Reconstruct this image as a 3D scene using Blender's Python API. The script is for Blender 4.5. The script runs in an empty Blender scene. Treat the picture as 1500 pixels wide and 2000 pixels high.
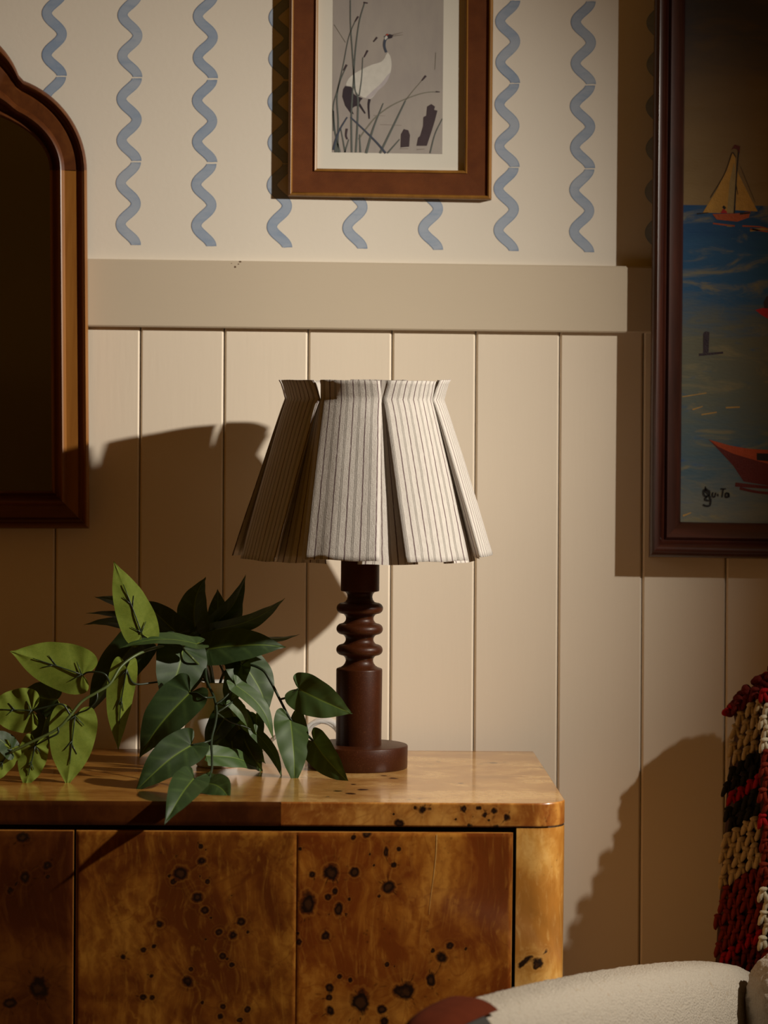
import bpy, bmesh, math, random
from mathutils import Vector, Matrix, noise
PI = math.pi
random.seed(7)
scene = bpy.context.scene
C = scene.collection

# ------------------------------------------------------------------ camera
F = 5800.0                                   # focal length in pixels of the 1500x2000 frame
CAM = Vector((0.0, -4.0, 1.226))
PSI, PITCH, ROLL = math.atan(166 / F), math.atan(229 / F), 0.0095
ROT = (Matrix.Rotation(-PSI, 3, 'Z') @ Matrix.Rotation(PI / 2 - PITCH, 3, 'X') @ Matrix.Rotation(ROLL, 3, 'Z'))
cd = bpy.data.cameras.new('camera')
cd.sensor_fit = 'VERTICAL'; cd.sensor_height = 36.0; cd.lens = F * 36.0 / 2000.0
cd.clip_start = 0.05; cd.clip_end = 60
cd.dof.use_dof = True; cd.dof.focus_distance = 3.72; cd.dof.aperture_fstop = 5.0
cam = bpy.data.objects.new('camera', cd); C.objects.link(cam)
cam.matrix_world = Matrix.Translation(CAM) @ ROT.to_4x4()
scene.camera = cam

# ------------------------------------------------------------------ world, key light, exposure
w = bpy.data.worlds.new('room_ambient'); scene.world = w; w.use_nodes = True
bg = w.node_tree.nodes['Background']
bg.inputs[0].default_value = (1.0, 0.42, 0.04, 1); bg.inputs[1].default_value = 0.070
KEY = Vector((1.40, -1.00, 1.715))
ld = bpy.data.lights.new('key_spot', 'SPOT')
ld.energy = 172; ld.color = (1.0, 0.92, 0.795); ld.shadow_soft_size = 0.022
ld.spot_size = 1.50; ld.spot_blend = 1.0
key = bpy.data.objects.new('key_spot', ld); C.objects.link(key)
key.location = KEY
AZ, EL = 1.25, -0.42                       # the beam runs along the wall and downwards
KEY_AIM = KEY + Vector((-math.sin(AZ) * math.cos(EL), math.cos(AZ) * math.cos(EL), math.sin(EL)))
key.rotation_euler = (KEY_AIM - KEY).to_track_quat('-Z', 'Y').to_euler()
vs = scene.view_settings
vs.view_transform = 'Standard'; vs.look = 'None'; vs.exposure = 0.0; vs.gamma = 1.0; vs.use_curve_mapping = False


# ------------------------------------------------------------------ helpers
def P(px, py, o):
    """the point seen at a pixel of the photograph, o metres in front of the wall"""
    d = ROT @ Vector(((px - 750) / F, -(py - 1000) / F, -1.0))
    return CAM + d * ((-o - CAM.y) / d.y)


def tag(o, label, cat, group=None):
    o['label'] = label; o['category'] = cat
    if group: o['group'] = group
    return o


def thing(name, label, cat, loc):
    o = bpy.data.objects.new(name, None); C.objects.link(o)
    o.location = loc; o.empty_display_size = 0.05
    return tag(o, label, cat)


def wloc(o):
    v = Vector((0, 0, 0))
    while o is not None:
        v += o.location; o = o.parent
    return v


def mesh(name, verts, faces, mat, parent=None, smooth=True, attrs=None, uv=None, recalc=False, origin=None):
    """one mesh object; vertices are given in world space"""
    off = wloc(parent) if parent else Vector((0, 0, 0))
    loc = Vector(origin) - off if origin is not None else Vector((0, 0, 0))
    base = off + loc
    me = bpy.data.meshes.new(name)
    me.from_pydata([Vector(v) - base for v in verts], [], faces)
    if recalc:
        bm = bmesh.new(); bm.from_mesh(me)
        bmesh.ops.recalc_face_normals(bm, faces=bm.faces); bm.to_mesh(me); bm.free()
    me.materials.append(mat)
    if smooth: me.polygons.foreach_set('use_smooth', [True] * len(me.polygons))
    for k, vals in (attrs or {}).items():
        if isinstance(vals[0], (float, int)):
            a = me.attributes.new(k, 'FLOAT', 'POINT'); a.data.foreach_set('value', [float(x) for x in vals])
        else:
            a = me.attributes.new(k, 'FLOAT_VECTOR', 'POINT'); a.data.foreach_set('vector', [c for v in vals for c in v])
    if uv:
        l = me.uv_layers.new(name='UVMap')
        for i, lp in enumerate(me.loops): l.data[i].uv = uv[lp.vertex_index]
    me.update()
    ob = bpy.data.objects.new(name, me); C.objects.link(ob)
    ob.location = loc
    if parent: ob.parent = parent
    return ob


def struct(ob):
    ob['kind'] = 'structure'; return ob


def gridfaces(nu, nv, close_v=False, flip=False):
    f = []
    for i in range(nu - 1):
        for j in range(nv if close_v else nv - 1):
            a = i * nv + j; b = i * nv + (j + 1) % nv; c = (i + 1) * nv + (j + 1) % nv; d = (i + 1) * nv + j
            f.append((a, d, c, b) if flip else (a, b, c, d))
    return f


def boxgeo(x0, x1, y0, y1, z0, z1, bev=0.0, seg=2):
    bm = bmesh.new()
    bmesh.ops.create_cube(bm, size=1.0)
    for v in bm.verts:
        v.co = Vector(((x0 + x1) / 2 + v.co.x * (x1 - x0), (y0 + y1) / 2 + v.co.y * (y1 - y0), (z0 + z1) / 2 + v.co.z * (z1 - z0)))
    if bev: bmesh.ops.bevel(bm, geom=bm.edges[:], offset=bev, segments=seg, affect='EDGES', profile=0.6)
    bm.verts.index_update()
    vs_ = [v.co.copy() for v in bm.verts]; fs = [tuple(v.index for v in f.verts) for f in bm.faces]
    bm.free(); return vs_, fs


def box(name, x0, x1, y0, y1, z0, z1, mat, parent=None, bev=0.0, smooth=False):
    v, f = boxgeo(x0, x1, y0, y1, z0, z1, bev)
    return mesh(name, v, f, mat, parent, smooth)


def join(parts):
    V, Fc = [], []
    for v, f in parts:
        n = len(V); V += v; Fc += [tuple(i + n for i in q) for q in f]
    return V, Fc


def lathe(profile, cx, cy, n=64, wob=None):
    """profile of (radius, z), bottom to top"""
    V = []
    for r, z in profile:
        for j in range(n):
            a = 2 * PI * j / n; V.append(Vector((cx + r * math.cos(a), cy + r * math.sin(a), z)))
    Fc = gridfaces(len(profile), n, True)
    m = len(profile)
    Fc.append(tuple(range(n - 1, -1, -1))); Fc.append(tuple((m - 1) * n + j for j in range(n)))
    return V, Fc


def catmull(pts, per=6):
    pts = [Vector(p) for p in pts]
    if len(pts) < 3: return pts
    q = [pts[0] * 2 - pts[1]] + pts + [pts[-1] * 2 - pts[-2]]
    out = []
    for i in range(1, len(q) - 2):
        a, b, c, d = q[i - 1], q[i], q[i + 1], q[i + 2]
        for k in range(per):
            t = k / per
            out.append(0.5 * ((2 * b) + (c - a) * t + (2 * a - 5 * b + 4 * c - d) * t * t + (3 * b - a - 3 * c + d) * t ** 3))
    out.append(pts[-1]); return out


def tube(pts, r, n=8, taper=1.0):
    V = []; m = len(pts)
    up = Vector((0.13, -0.31, 0.94))
    for i, p in enumerate(pts):
        t = (pts[min(i + 1, m - 1)] - pts[max(i - 1, 0)]).normalized()
        if t.length < 1e-6: t = Vector((0, 0, 1))
        s = t.cross(up)
        if s.length < 0.1: s = t.cross(Vector((1, 0, 0)))
        s.normalize(); q = s.cross(t); up = q
        rr = r * (1 + (taper - 1) * i / max(1, m - 1))
        for j in range(n):
            a = 2 * PI * j / n; V.append(p + (s * math.cos(a) + q * math.sin(a)) * rr)
    Fc = gridfaces(m, n, True, flip=True)
    Fc.append(tuple(range(n))); Fc.append(tuple((m - 1) * n + j for j in range(n - 1, -1, -1)))
    return V, Fc


# ------------------------------------------------------------------ node materials
class NT:
    def __init__(self, name):
        self.m = bpy.data.materials.new(name); self.m.use_nodes = True
        self.t = self.m.node_tree; self.b = self.t.nodes['Principled BSDF']; self.out = self.t.nodes['Material Output']

    def n(self, typ, ins=None, **kw):
        nd = self.t.nodes.new(typ)
        for k, v in kw.items(): setattr(nd, k, v)
        for k, v in (ins or {}).items(): self.set(nd.inputs[k], v)
        return nd

    def set(self, sock, v):
        if isinstance(v, bpy.types.NodeSocket): self.t.links.new(v, sock)
        elif isinstance(v, (tuple, list)) and len(v) == 3 and sock.type == 'RGBA': sock.default_value = (*v, 1)
        else: sock.default_value = v

    def math(self, op, a, b=None, c=None, clamp=False):
        nd = self.t.nodes.new('ShaderNodeMath'); nd.operation = op; nd.use_clamp = clamp
        self.set(nd.inputs[0], a)
        if b is not None: self.set(nd.inputs[1], b)
        if c is not None: self.set(nd.inputs[2], c)
        return nd.outputs[0]

    def vmath(self, op, a, b=None, scale=None):
        nd = self.t.nodes.new('ShaderNodeVectorMath'); nd.operation = op
        self.set(nd.inputs[0], a)
        if b is not None: self.set(nd.inputs[1], b)
        if scale is not None: self.set(nd.inputs['Scale'], scale)
        return nd.outputs[0]

    def mix(self, fac, a, b, mode='MIX'):
        nd = self.t.nodes.new('ShaderNodeMix'); nd.data_type = 'RGBA'; nd.blend_type = mode; nd.clamp_factor = True
        self.set(nd.inputs[0], fac); self.set(nd.inputs[6], a); self.set(nd.inputs[7], b)
        return nd.outputs[2]

    def ramp(self, fac, stops, interp='LINEAR'):
        nd = self.t.nodes.new('ShaderNodeValToRGB'); cr = nd.color_ramp; cr.interpolation = interp
        while len(cr.elements) < len(stops): cr.elements.new(0.5)
        for e, (p, c) in zip(cr.elements, stops):
            e.position = p; e.color = (*c, 1) if len(c) == 3 else c
        self.set(nd.inputs[0], fac); return nd.outputs[0]

    def smooth(self, x, a, b):
        nd = self.t.nodes.new('ShaderNodeMapRange'); nd.interpolation_type = 'SMOOTHSTEP'
        self.set(nd.inputs[0], x); nd.inputs[1].default_value = a; nd.inputs[2].default_value = b
        return nd.outputs[0]

    def noise(self, vec, scale, detail=4, rough=0.55, dist=0.0, out=0):
        nd = self.n('ShaderNodeTexNoise', {'Vector': vec, 'Scale': scale, 'Detail': detail, 'Roughness': rough, 'Distortion': dist})
        return nd.outputs[out]

    def obj(self): return self.n('ShaderNodeTexCoord').outputs['Object']
    def pos(self): return self.n('ShaderNodeNewGeometry').outputs['Position']
    def scale(self, vec, s, off=(0, 0, 0)):
        return self.n('ShaderNodeMapping', {'Vector': vec, 'Scale': s, 'Location': off}).outputs[0]

    def attr(self, name, out='Fac'): return self.n('ShaderNodeAttribute', attribute_name=name).outputs[out]

    def bump(self, h, strength=0.3, dist=0.001):
        nd = self.n('ShaderNodeBump', {'Height': h, 'Strength': strength, 'Distance': dist}); return nd.outputs[0]

    def fin(self, col=None, rough=0.5, bump=None, spec=0.5, coat=0.0, coat_rough=0.15, metal=0.0):
        b = self.b
        if col is not None: self.set(b.inputs['Base Color'], col)
        self.set(b.inputs['Roughness'], rough); self.set(b.inputs['Specular IOR Level'], spec)
        self.set(b.inputs['Coat Weight'], coat); self.set(b.inputs['Coat Roughness'], coat_rough); self.set(b.inputs['Metallic'], metal)
        if bump is not None: self.set(b.inputs['Normal'], bump)
        return self.m


def mat_plain(name, col, rough=0.6, var=0.12, scale=60, bump=0.15, spec=0.4, coat=0.0, bd=0.0006):
    k = NT(name); v = k.obj(); nz = k.noise(v, scale, 5)
    c = k.mix(nz, tuple(x * (1 - var) for x in col), tuple(min(1, x * (1 + var)) for x in col))
    return k.fin(c, rough, k.bump(k.noise(v, scale * 6, 3), bump, bd), spec, coat)


def mat_paint(name, col, grain):
    k = NT(name); v = k.pos()
    n1 = k.noise(v, 3.0, 3); n2 = k.noise(k.scale(v, grain), 1.0, 5)
    c = k.mix(n1, tuple(x * 0.95 for x in col), tuple(min(1, x * 1.04) for x in col))
    return k.fin(c, 0.55, k.bump(n2, 0.12, 0.0012), 0.35)


M = {}
M['plaster'] = mat_paint('plaster_paint', (0.80, 0.735, 0.63), (140, 140, 140))
M['plank'] = mat_paint('plank_paint', (0.82, 0.715, 0.575), (160, 160, 18))
M['rail'] = mat_paint('rail_paint', (0.60, 0.51, 0.385), (20, 160, 130))
M['floor'] = mat_plain('floor_oak', (0.20, 0.10, 0.04), 0.4, 0.3, 14)
M['black'] = mat_plain('gap_black', (0.004, 0.003, 0.003), 0.9)


def mat_stroke():
    k = NT('watercolour_blue'); v = k.pos()
    e = k.attr('edge'); tone = k.attr('tone')
    n = k.noise(v, 55, 5, 0.6); n2 = k.noise(k.scale(v, (30, 30, 110)), 1.0, 4)
    lo = k.mix(tone, (0.38, 0.435, 0.52), (0.19, 0.28, 0.435))
    c = k.mix(k.math('MULTIPLY', n, 0.7), lo, (0.45, 0.50, 0.57))
    c = k.mix(k.math('MULTIPLY', k.smooth(n2, 0.45, 0.8), 0.45), c, (0.18, 0.27, 0.42))
    c = k.mix(k.math('MULTIPLY', e, 0.85), c, (0.11, 0.19, 0.34))
    return k.fin(c, 0.7, None, 0.25)


M['stroke'] = mat_stroke()


def mat_wood(name, dark, mid, light, stretch=(60, 60, 5), rough=0.32, coat=0.4, seed=0.0):
    k = NT(name); v = k.scale(k.pos(), stretch, (seed, seed * 2.1, seed * 0.7))
    n = k.noise(v, 1.0, 5, 0.6, 0.6); f = k.noise(k.scale(v, (6, 6, 3)), 1.0, 4)
    c = k.ramp(n, [(0.28, dark), (0.5, mid), (0.74, light)])
    c = k.mix(k.math('MULTIPLY', k.smooth(f, 0.5, 0.8), 0.45), c, dark)
    return k.fin(c, rough, k.bump(f, 0.10, 0.0005), 0.5, coat, 0.22)


M['mirror_side'] = mat_wood('honey_wood', (0.20, 0.072, 0.011), (0.27, 0.105, 0.016), (0.34, 0.145, 0.026), (60, 60, 5), 0.40, 0.12)
M['mirror_arch'] = mat_wood('reddish_wood', (0.075, 0.020, 0.004), (0.115, 0.032, 0.006), (0.16, 0.052, 0.010), (30, 30, 30), 0.42, 0.1, seed=3.1)
M['mirror_base'] = mat_wood('brown_wood', (0.10, 0.028, 0.006), (0.14, 0.045, 0.010), (0.19, 0.07, 0.016), (5, 60, 60), 0.42, 0.1, seed=5.3)
M['mahogany'] = mat_wood('dark_mahogany', (0.030, 0.007, 0.004), (0.055, 0.013, 0.007), (0.10, 0.022, 0.010), (40, 40, 6), 0.35, 0.3)
M['mahogany_h'] = mat_wood('dark_mahogany_cross', (0.030, 0.008, 0.005), (0.052, 0.014, 0.008), (0.085, 0.02, 0.010), (6, 40, 40), 0.35, 0.3)
M['gilt'] = mat_wood('golden_brown_wood', (0.20, 0.085, 0.012), (0.28, 0.125, 0.02), (0.36, 0.17, 0.03), (50, 50, 9), 0.45, 0.1)
M['lampwood'] = None


def mat_linen_liner():
    k = NT('woven_rust_liner'); v = k.pos()
    sx = k.n('ShaderNodeSeparateXYZ', {'Vector': v})
    wx = k.math('SINE', k.math('MULTIPLY', sx.outputs[0], 2600)); wz = k.math('SINE', k.math('MULTIPLY', sx.outputs[2], 2600))
    h = k.math('MULTIPLY', wx, wz); n = k.noise(v, 40, 5)
    c = k.mix(k.math('ADD', k.math('MULTIPLY', h, 0.18), n), (0.075, 0.018, 0.0035), (0.185, 0.052, 0.010))
    return k.fin(c, 0.75, k.bump(h, 0.35, 0.0006), 0.25)


M['liner'] = mat_linen_liner()
M['mat_board'] = mat_plain('cream_mat_board', (0.74, 0.71, 0.62), 0.8, 0.03, 30, 0.05)


def mat_print():
    k = NT('grey_print_paper'); v = k.pos()
    n = k.noise(k.scale(v, (60, 1, 22)), 1.0, 4); n2 = k.noise(v, 9, 3)
    sz = k.n('ShaderNodeSeparateXYZ', {'Vector': v}).outputs[2]
    c = k.mix(n2, (0.32, 0.285, 0.275), (0.45, 0.41, 0.355))
    c = k.mix(k.math('MULTIPLY', k.smooth(n, 0.3, 0.8), 0.3), c, (0.24, 0.22, 0.225))
    fine = k.noise(k.scale(v, (900, 1, 900)), 1.0, 2)
    c = k.mix(k.math('MULTIPLY', fine, 0.25), c, (0.42, 0.37, 0.32))
    return k.fin(c, 0.6, None, 0.35)


M['print'] = mat_print()
for nm, col in dict(ink_white=(0.62, 0.60, 0.545), ink_black=(0.035, 0.024, 0.032), ink_plum=(0.055, 0.036, 0.043), ink_reed=(0.11, 0.125, 0.115),
                    ink_reed2=(0.20, 0.19, 0.15), ink_blue=(0.055, 0.068, 0.10), ink_red=(0.45, 0.06, 0.03), ink_beak=(0.22, 0.185, 0.16), ink_lilac=(0.47, 0.43, 0.44)).items():
    M[nm] = mat_plain(nm, col, 0.65, 0.15, 120, 0.02)
for nm, col in dict(oil_sail=(0.60, 0.33, 0.055), oil_sail_pale=(0.42, 0.31, 0.12), oil_hull=(0.52, 0.10, 0.022), oil_red=(0.55, 0.015, 0.02), oil_dark=(0.012, 0.012, 0.014),
                    oil_rust=(0.48, 0.075, 0.02), oil_maroon=(0.13, 0.014, 0.012), oil_ochre=(0.55, 0.34, 0.10), oil_deep=(0.045, 0.03, 0.045)).items():
    M[nm] = mat_plain(nm, col, 0.45, 0.25, 90, 0.5, 0.5, 0.0, 0.001)


def mat_sea(zh, ztop, zbot):
    k = NT('oil_seascape'); v = k.pos()
    z = k.n('ShaderNodeSeparateXYZ', {'Vector': v}).outputs[2]
    strk = k.noise(k.scale(v, (16, 1, 75)), 1.0, 5, 0.6, 0.4); big = k.noise(k.scale(v, (5, 1, 14)), 1.0, 4, 0.55, 0.5)
    s2 = k.noise(k.scale(v, (11, 1, 34)), 1.0, 5, 0.6, 1.2)
    # sky: tan near the horizon, slate higher up
    hs = k.math('DIVIDE', k.math('SUBTRACT', z, zh), ztop - zh)
    hs = k.math('ADD', hs, k.math('MULTIPLY', k.math('SUBTRACT', big, 0.5), 0.18))
    sky = k.ramp(hs, [(0.0, (0.46, 0.31, 0.13)), (0.18, (0.36, 0.24, 0.11)), (0.27, (0.24, 0.17, 0.10)), (0.34, (0.11, 0.10, 0.105)), (0.5, (0.07, 0.08, 0.11)), (1.0, (0.06, 0.08, 0.13))])
    sky = k.mix(k.math('MULTIPLY', k.smooth(s2, 0.45, 0.75), 0.3), sky, (0.30, 0.17, 0.04))
    # sea: strong blue at the horizon, sandy green nearer
    hz = k.math('DIVIDE', k.math('SUBTRACT', zh, z), zh - zbot)
    hz2 = k.math('ADD', hz, k.math('MULTIPLY', k.math('SUBTRACT', strk, 0.5), 0.35))
    sea = k.ramp(hz2, [(0.0, (0.02, 0.11, 0.30)), (0.13, (0.035, 0.155, 0.34)), (0.26, (0.04, 0.17, 0.37)), (0.42, (0.25, 0.25, 0.17)), (0.60, (0.22, 0.25, 0.20)), (0.80, (0.12, 0.21, 0.27)), (1.0, (0.30, 0.30, 0.24))])
    sea = k.mix(k.math('MULTIPLY', k.smooth(s2, 0.52, 0.70), 0.8), sea, (0.42, 0.36, 0.19))
    sea = k.mix(k.math('MULTIPLY', k.smooth(strk, 0.58, 0.74), 0.75), sea, (0.05, 0.17, 0.38))
    c = k.mix(1.0, k.mix(k.smooth(z, zh - 0.0008, zh + 0.0008), sea, sky), (0.72, 0.74, 0.76), 'MULTIPLY')
    return k.fin(c, 0.5, k.bump(k.noise(k.scale(v, (120, 1, 400)), 1.0, 4), 0.4, 0.001), 0.4)


def mat_burl(name, dark, mid, light, seed, use_knots=True, stretch=(1, 1, 1), figure=1.0, rough=0.30, coat=0.55):
    """swirling burl veneer: grain flows round the eyes given by the 'kd' attribute"""
    k = NT(name)
    v0 = k.pos()
    v = k.vmath('ADD', v0, k.attr('warp', 'Vector')) if use_knots else v0
    v = k.scale(v, stretch, (seed * 3.7, seed * 1.3, seed * 2.9))
    big = k.noise(v, 5.0, 3, 0.5, 1.2)
    sw = k.noise(v, 13.0 * figure, 3, 0.5, 2.6)
    gr = k.noise(k.vmath('ADD', k.scale(v, (24, 24, 5)), k.vmath('SCALE', k.noise(v, 6.0, 3, 0.5, 0.5, 1), scale=3.0)), 1.0, 5, 0.6, 1.2)
    hair = k.noise(k.vmath('ADD', k.scale(v, (170, 170, 14)), k.vmath('SCALE', k.noise(v, 6.0, 2, 0.5, 0.6, 1), scale=11.0)), 1.0, 4, 0.62)
    t = k.math('ADD', k.math('MULTIPLY', big, 0.62), k.math('ADD', k.math('MULTIPLY', sw, 0.12), k.math('MULTIPLY', gr, 0.28)))
    c = k.ramp(t, [(0.38, tuple(x * 0.8 for x in dark)), (0.46, dark), (0.53, mid), (0.65, light)])
    c = k.mix(k.math('MULTIPLY', k.smooth(hair, 0.50, 0.75), 0.45), c, light)
    c = k.mix(k.math('MULTIPLY', k.smooth(hair, 0.50, 0.28), 0.30), c, dark)
    cw = k.n('ShaderNodeTexWave', {'Vector': v, 'Scale': 16.0, 'Distortion': 14.0, 'Detail': 4.0, 'Detail Scale': 1.6, 'Detail Roughness': 0.6}).outputs['Fac']
    c = k.mix(k.math('MULTIPLY', k.math('MULTIPLY', k.smooth(cw, 0.62, 0.95), k.smooth(big, 0.42, 0.62)), 0.42), c, light)
    c = k.mix(k.math('MULTIPLY', k.smooth(cw, 0.30, 0.05), 0.22), c, dark)
    ln = k.math('ABSOLUTE', k.math('SUBTRACT', k.noise(v, 10.0, 2, 0.5, 1.2), 0.5))
    c = k.mix(k.math('MULTIPLY', k.smooth(ln, 0.012, 0.0), 0.35), c, dark)
    spk = k.n('ShaderNodeTexVoronoi', {'Vector': v, 'Scale': 130.0, 'Randomness': 1.0}).outputs['Distance']
    mask = k.smooth(k.noise(v, 14.0, 3), 0.56, 0.66)
    if use_knots:
        kd = k.attr('kd')
        kdn = k.math('ADD', kd, k.math('ADD', k.math('MULTIPLY', k.math('SUBTRACT', k.noise(v0, 130, 4, 0.6), 0.5), 1.1), k.math('MULTIPLY', k.math('SUBTRACT', k.noise(v0, 60, 2), 0.5), 0.9)))
        mask = k.math('MAXIMUM', k.math('MULTIPLY', mask, 0.6), k.smooth(kd, 3.2, 1.2))
        halo = k.smooth(kdn, 3.4, 0.9)
        ring = k.math('SINE', k.math('MULTIPLY', kdn, 6.0))
        c = k.mix(k.math('MULTIPLY', halo, 0.45), c, tuple(x * 0.75 for x in dark))
        c = k.mix(k.math('MULTIPLY', k.math('MULTIPLY', halo, k.smooth(ring, 0.2, 1.0)), 0.18), c, light)
        core = k.smooth(kdn, 1.25, 0.70)
        inner = k.mix(k.smooth(kdn, 0.65, 0.2), (0.012, 0.005, 0.003), (0.05, 0.018, 0.006))
    c = k.mix(k.math('MULTIPLY', k.math('MULTIPLY', mask, k.smooth(spk, 0.26, 0.10)), 0.75), c, tuple(x * 0.18 for x in dark))
    if use_knots: c = k.mix(core, c, inner)
    return k.fin(c, rough, k.bump(hair, 0.03, 0.0004), 0.5, coat, 0.12)


M['burl_l'] = mat_burl('burl_amber', (0.125, 0.030, 0.0042), (0.245, 0.079, 0.0095), (0.46, 0.20, 0.026), 1.0)  # toned down a little to stand for weaker light leftwards
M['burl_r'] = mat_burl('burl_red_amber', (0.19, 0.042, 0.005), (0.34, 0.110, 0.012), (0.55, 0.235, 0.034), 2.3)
M['burl_far'] = mat_burl('burl_shaded', (0.065, 0.014, 0.0025), (0.11, 0.029, 0.0045), (0.165, 0.053, 0.0075), 4.9)  # darkened in the colour to stand for grazing light on the left door
M['burl_post'] = mat_burl('burl_pale', (0.43, 0.175, 0.028), (0.61, 0.31, 0.070), (0.76, 0.46, 0.15), 6.2, figure=0.6)
M['edge_r'] = mat_burl('burl_edge', (0.26, 0.075, 0.011), (0.48, 0.20, 0.036), (0.66, 0.34, 0.08), 7.7, figure=1.3)
M['edge_l'] = mat_burl('shaded_red_edge', (0.048, 0.011, 0.002), (0.070, 0.017, 0.003), (0.095, 0.026, 0.004), 8.1, figure=0.5)  # redder veneer, darkened further to stand for grazing light at the left
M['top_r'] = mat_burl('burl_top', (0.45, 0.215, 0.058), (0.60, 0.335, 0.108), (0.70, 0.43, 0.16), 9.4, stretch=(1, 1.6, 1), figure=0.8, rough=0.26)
M['top_l'] = mat_burl('burl_top_shaded', (0.28, 0.105, 0.016), (0.40, 0.18, 0.034), (0.50, 0.25, 0.058), 11.4, stretch=(1, 2.2, 1), figure=0.5, rough=0.26)  # shade of the plant put into the colour of this half
M['carcass'] = mat_wood('cabinet_side_wood', (0.30, 0.10, 0.016), (0.42, 0.17, 0.03), (0.52, 0.24, 0.05), (30, 30, 6))


# ------------------------------------------------------------------ room shell
def wline(x0, y0, x1, y1, o):
    a, b = P(x0, y0, o), P(x1, y1, o)
    return lambda X: a.z + (b.z - a.z) * (X - a.x) / (b.x - a.x)


rail_top = wline(173, 504.5, 1270, 519.6, 0.012)
rail_bot = wline(173, 637.5, 1270, 650.5, 0.012)
XL, XR = -2.3, 3.2
v1, f1 = boxgeo(XL, XR, 0.0, 0.12, rail_bot(0) + 0.02, 2.6)
v2, f2 = boxgeo(XL, XR, 0.010, 0.12, 0.0, rail_bot(0) + 0.02)
wall = mesh('wall_back', *join([(v1, f1), (v2, f2)]), M['plaster'], None, False); struct(wall)
tag(wall, 'cream wall with blue painted squiggles above vertical beige planks', 'wall')

# vertical planks below the rail, each one its own piece
groove_px = [274.5 + 163.7 * i for i in range(-9, 20)]


def groove(px):
    a, b = P(px, 655, 0.0), P(px - 0.0060 * 1215, 1870, 0.0)
    return lambda z: a.x + (b.x - a.x) * (z - a.z) / (b.z - a.z)


gl = [groove(x) for x in groove_px]
for i in range(len(gl) - 1):
    zt, fr, bk, bv, gp = rail_bot(gl[i](1.3)) + 0.03, -0.002, 0.010, 0.0024, 0.0007
    V = []
    for z in (0.0, zt):
        xl, xr = gl[i](z) + gp, gl[i + 1](z) - gp
        V += [Vector((x, y, z)) for x, y in ((xl, bk), (xl, fr + bv * 1.3), (xl + bv, fr), (xr - bv, fr), (xr, fr + bv * 1.3), (xr, bk))]
    Fc = [(j, (j + 1) % 6, 6 + (j + 1) % 6, 6 + j) for j in range(6)] + [(5, 4, 3, 2, 1, 0), (6, 7, 8, 9, 10, 11)]
    mesh('plank', V, Fc, M['plank'], wall, False, recalc=True)

# chair rail
V = []
for X in (XL, XR):
    zt, zb = rail_top(X), rail_bot(X)
    V += [Vector((X, y, z)) for y, z in ((0.002, zb), (-0.0125, zb), (-0.0145, zb + 0.002), (-0.0145, zt - 0.003), (-0.0125, zt - 0.0006), (0.002, zt))]
Fc = [(j, (j + 1) % 6, 6 + (j + 1) % 6, 6 + j) for j in range(6)] + [(5, 4, 3, 2, 1, 0), (6, 7, 8, 9, 10, 11)]
rail = struct(mesh('trim_1', V, Fc, M['rail'], None, False, recalc=True))
tag(rail, 'flat beige chair rail board running across the wall', 'trim')
# chipped nail hole near the upper edge of the rail
c0 = P(459, 519, 0.0147)
M['chip'] = mat_plain('chipped_plaster', (0.11, 0.055, 0.025), 0.9)
for k, (dx, dz, r) in enumerate(((0, -0.0016, 0.0052), (0.0045, 0.0022, 0.0034), (-0.0048, 0.0030, 0.0022), (0.0072, 0.0052, 0.0017))):
    V = [c0 + Vector((dx, 0, dz))] + [c0 + Vector((dx + r * (0.7 + 0.5 * random.random()) * math.cos(a), 0.0006, dz + r * (0.6 + 0.5 * random.random()) * math.sin(a))) for a in [2 * PI * j / 9 for j in range(9)]]
    mesh('paint_chip', V, [(0, 1 + j, 1 + (j + 1) % 9) for j in range(9)], M['chip'], rail, False)

# painted squiggles: every brush stamp is its own stroke of paint
endline = lambda px: 478.5 + (px - 250) * 0.0158


def squiggle(parent, px, ytop, ybot, mapper, ph, tone, flipn=False):
    ns, nw = 56, 7
    V, edge, tn = [], [], []
    per = (ybot - ytop) / 2.0
    r0 = random.random() * 50
    for i in range(ns):
        s = i / (ns - 1); y = ytop + (ybot - ytop) * s
        a = 2 * PI * (y - ytop) / per + ph
        cx = px + 14.8 * math.cos(a) + 0.7 * noise.noise(Vector((s * 5, r0, 0)))
        slope = -14.8 * math.sin(a) * 2 * PI / per
        nl = math.sqrt(1 + slope * slope); nx, ny = 1 / nl, -slope / nl
        hw = 9.7 * (1 + 0.06 * noise.noise(Vector((s * 9, 0, r0))))
        for j in range(nw):
            q = -1 + 2 * j / (nw - 1)
            q = math.copysign(abs(q) ** 0.6, q) if q else 0
            yy = y + (0.9 * noise.noise(Vector((q * 2, r0, 3))) if i in (0, ns - 1) else 0)
            V.append(mapper(cx + q * hw * nx, yy + q * hw * ny))
            e = max(0.0, (abs(q) - 0.8) / 0.2) * (0.75 + 0.6 * noise.noise(Vector((s * 6, q * 3, r0))))
            if i in (0, ns - 1): e = max(e, 0.6)
            edge.append(min(1, max(0, e)))
            tn.append(min(1, max(0, tone + 0.5 * noise.noise(Vector((s * 3.0, r0, 1))))))
    return mesh('paint_stroke', V, gridfaces(ns, nw, flip=flipn), M['stroke'], parent, True, {'edge': edge, 'tone': tn})


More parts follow.
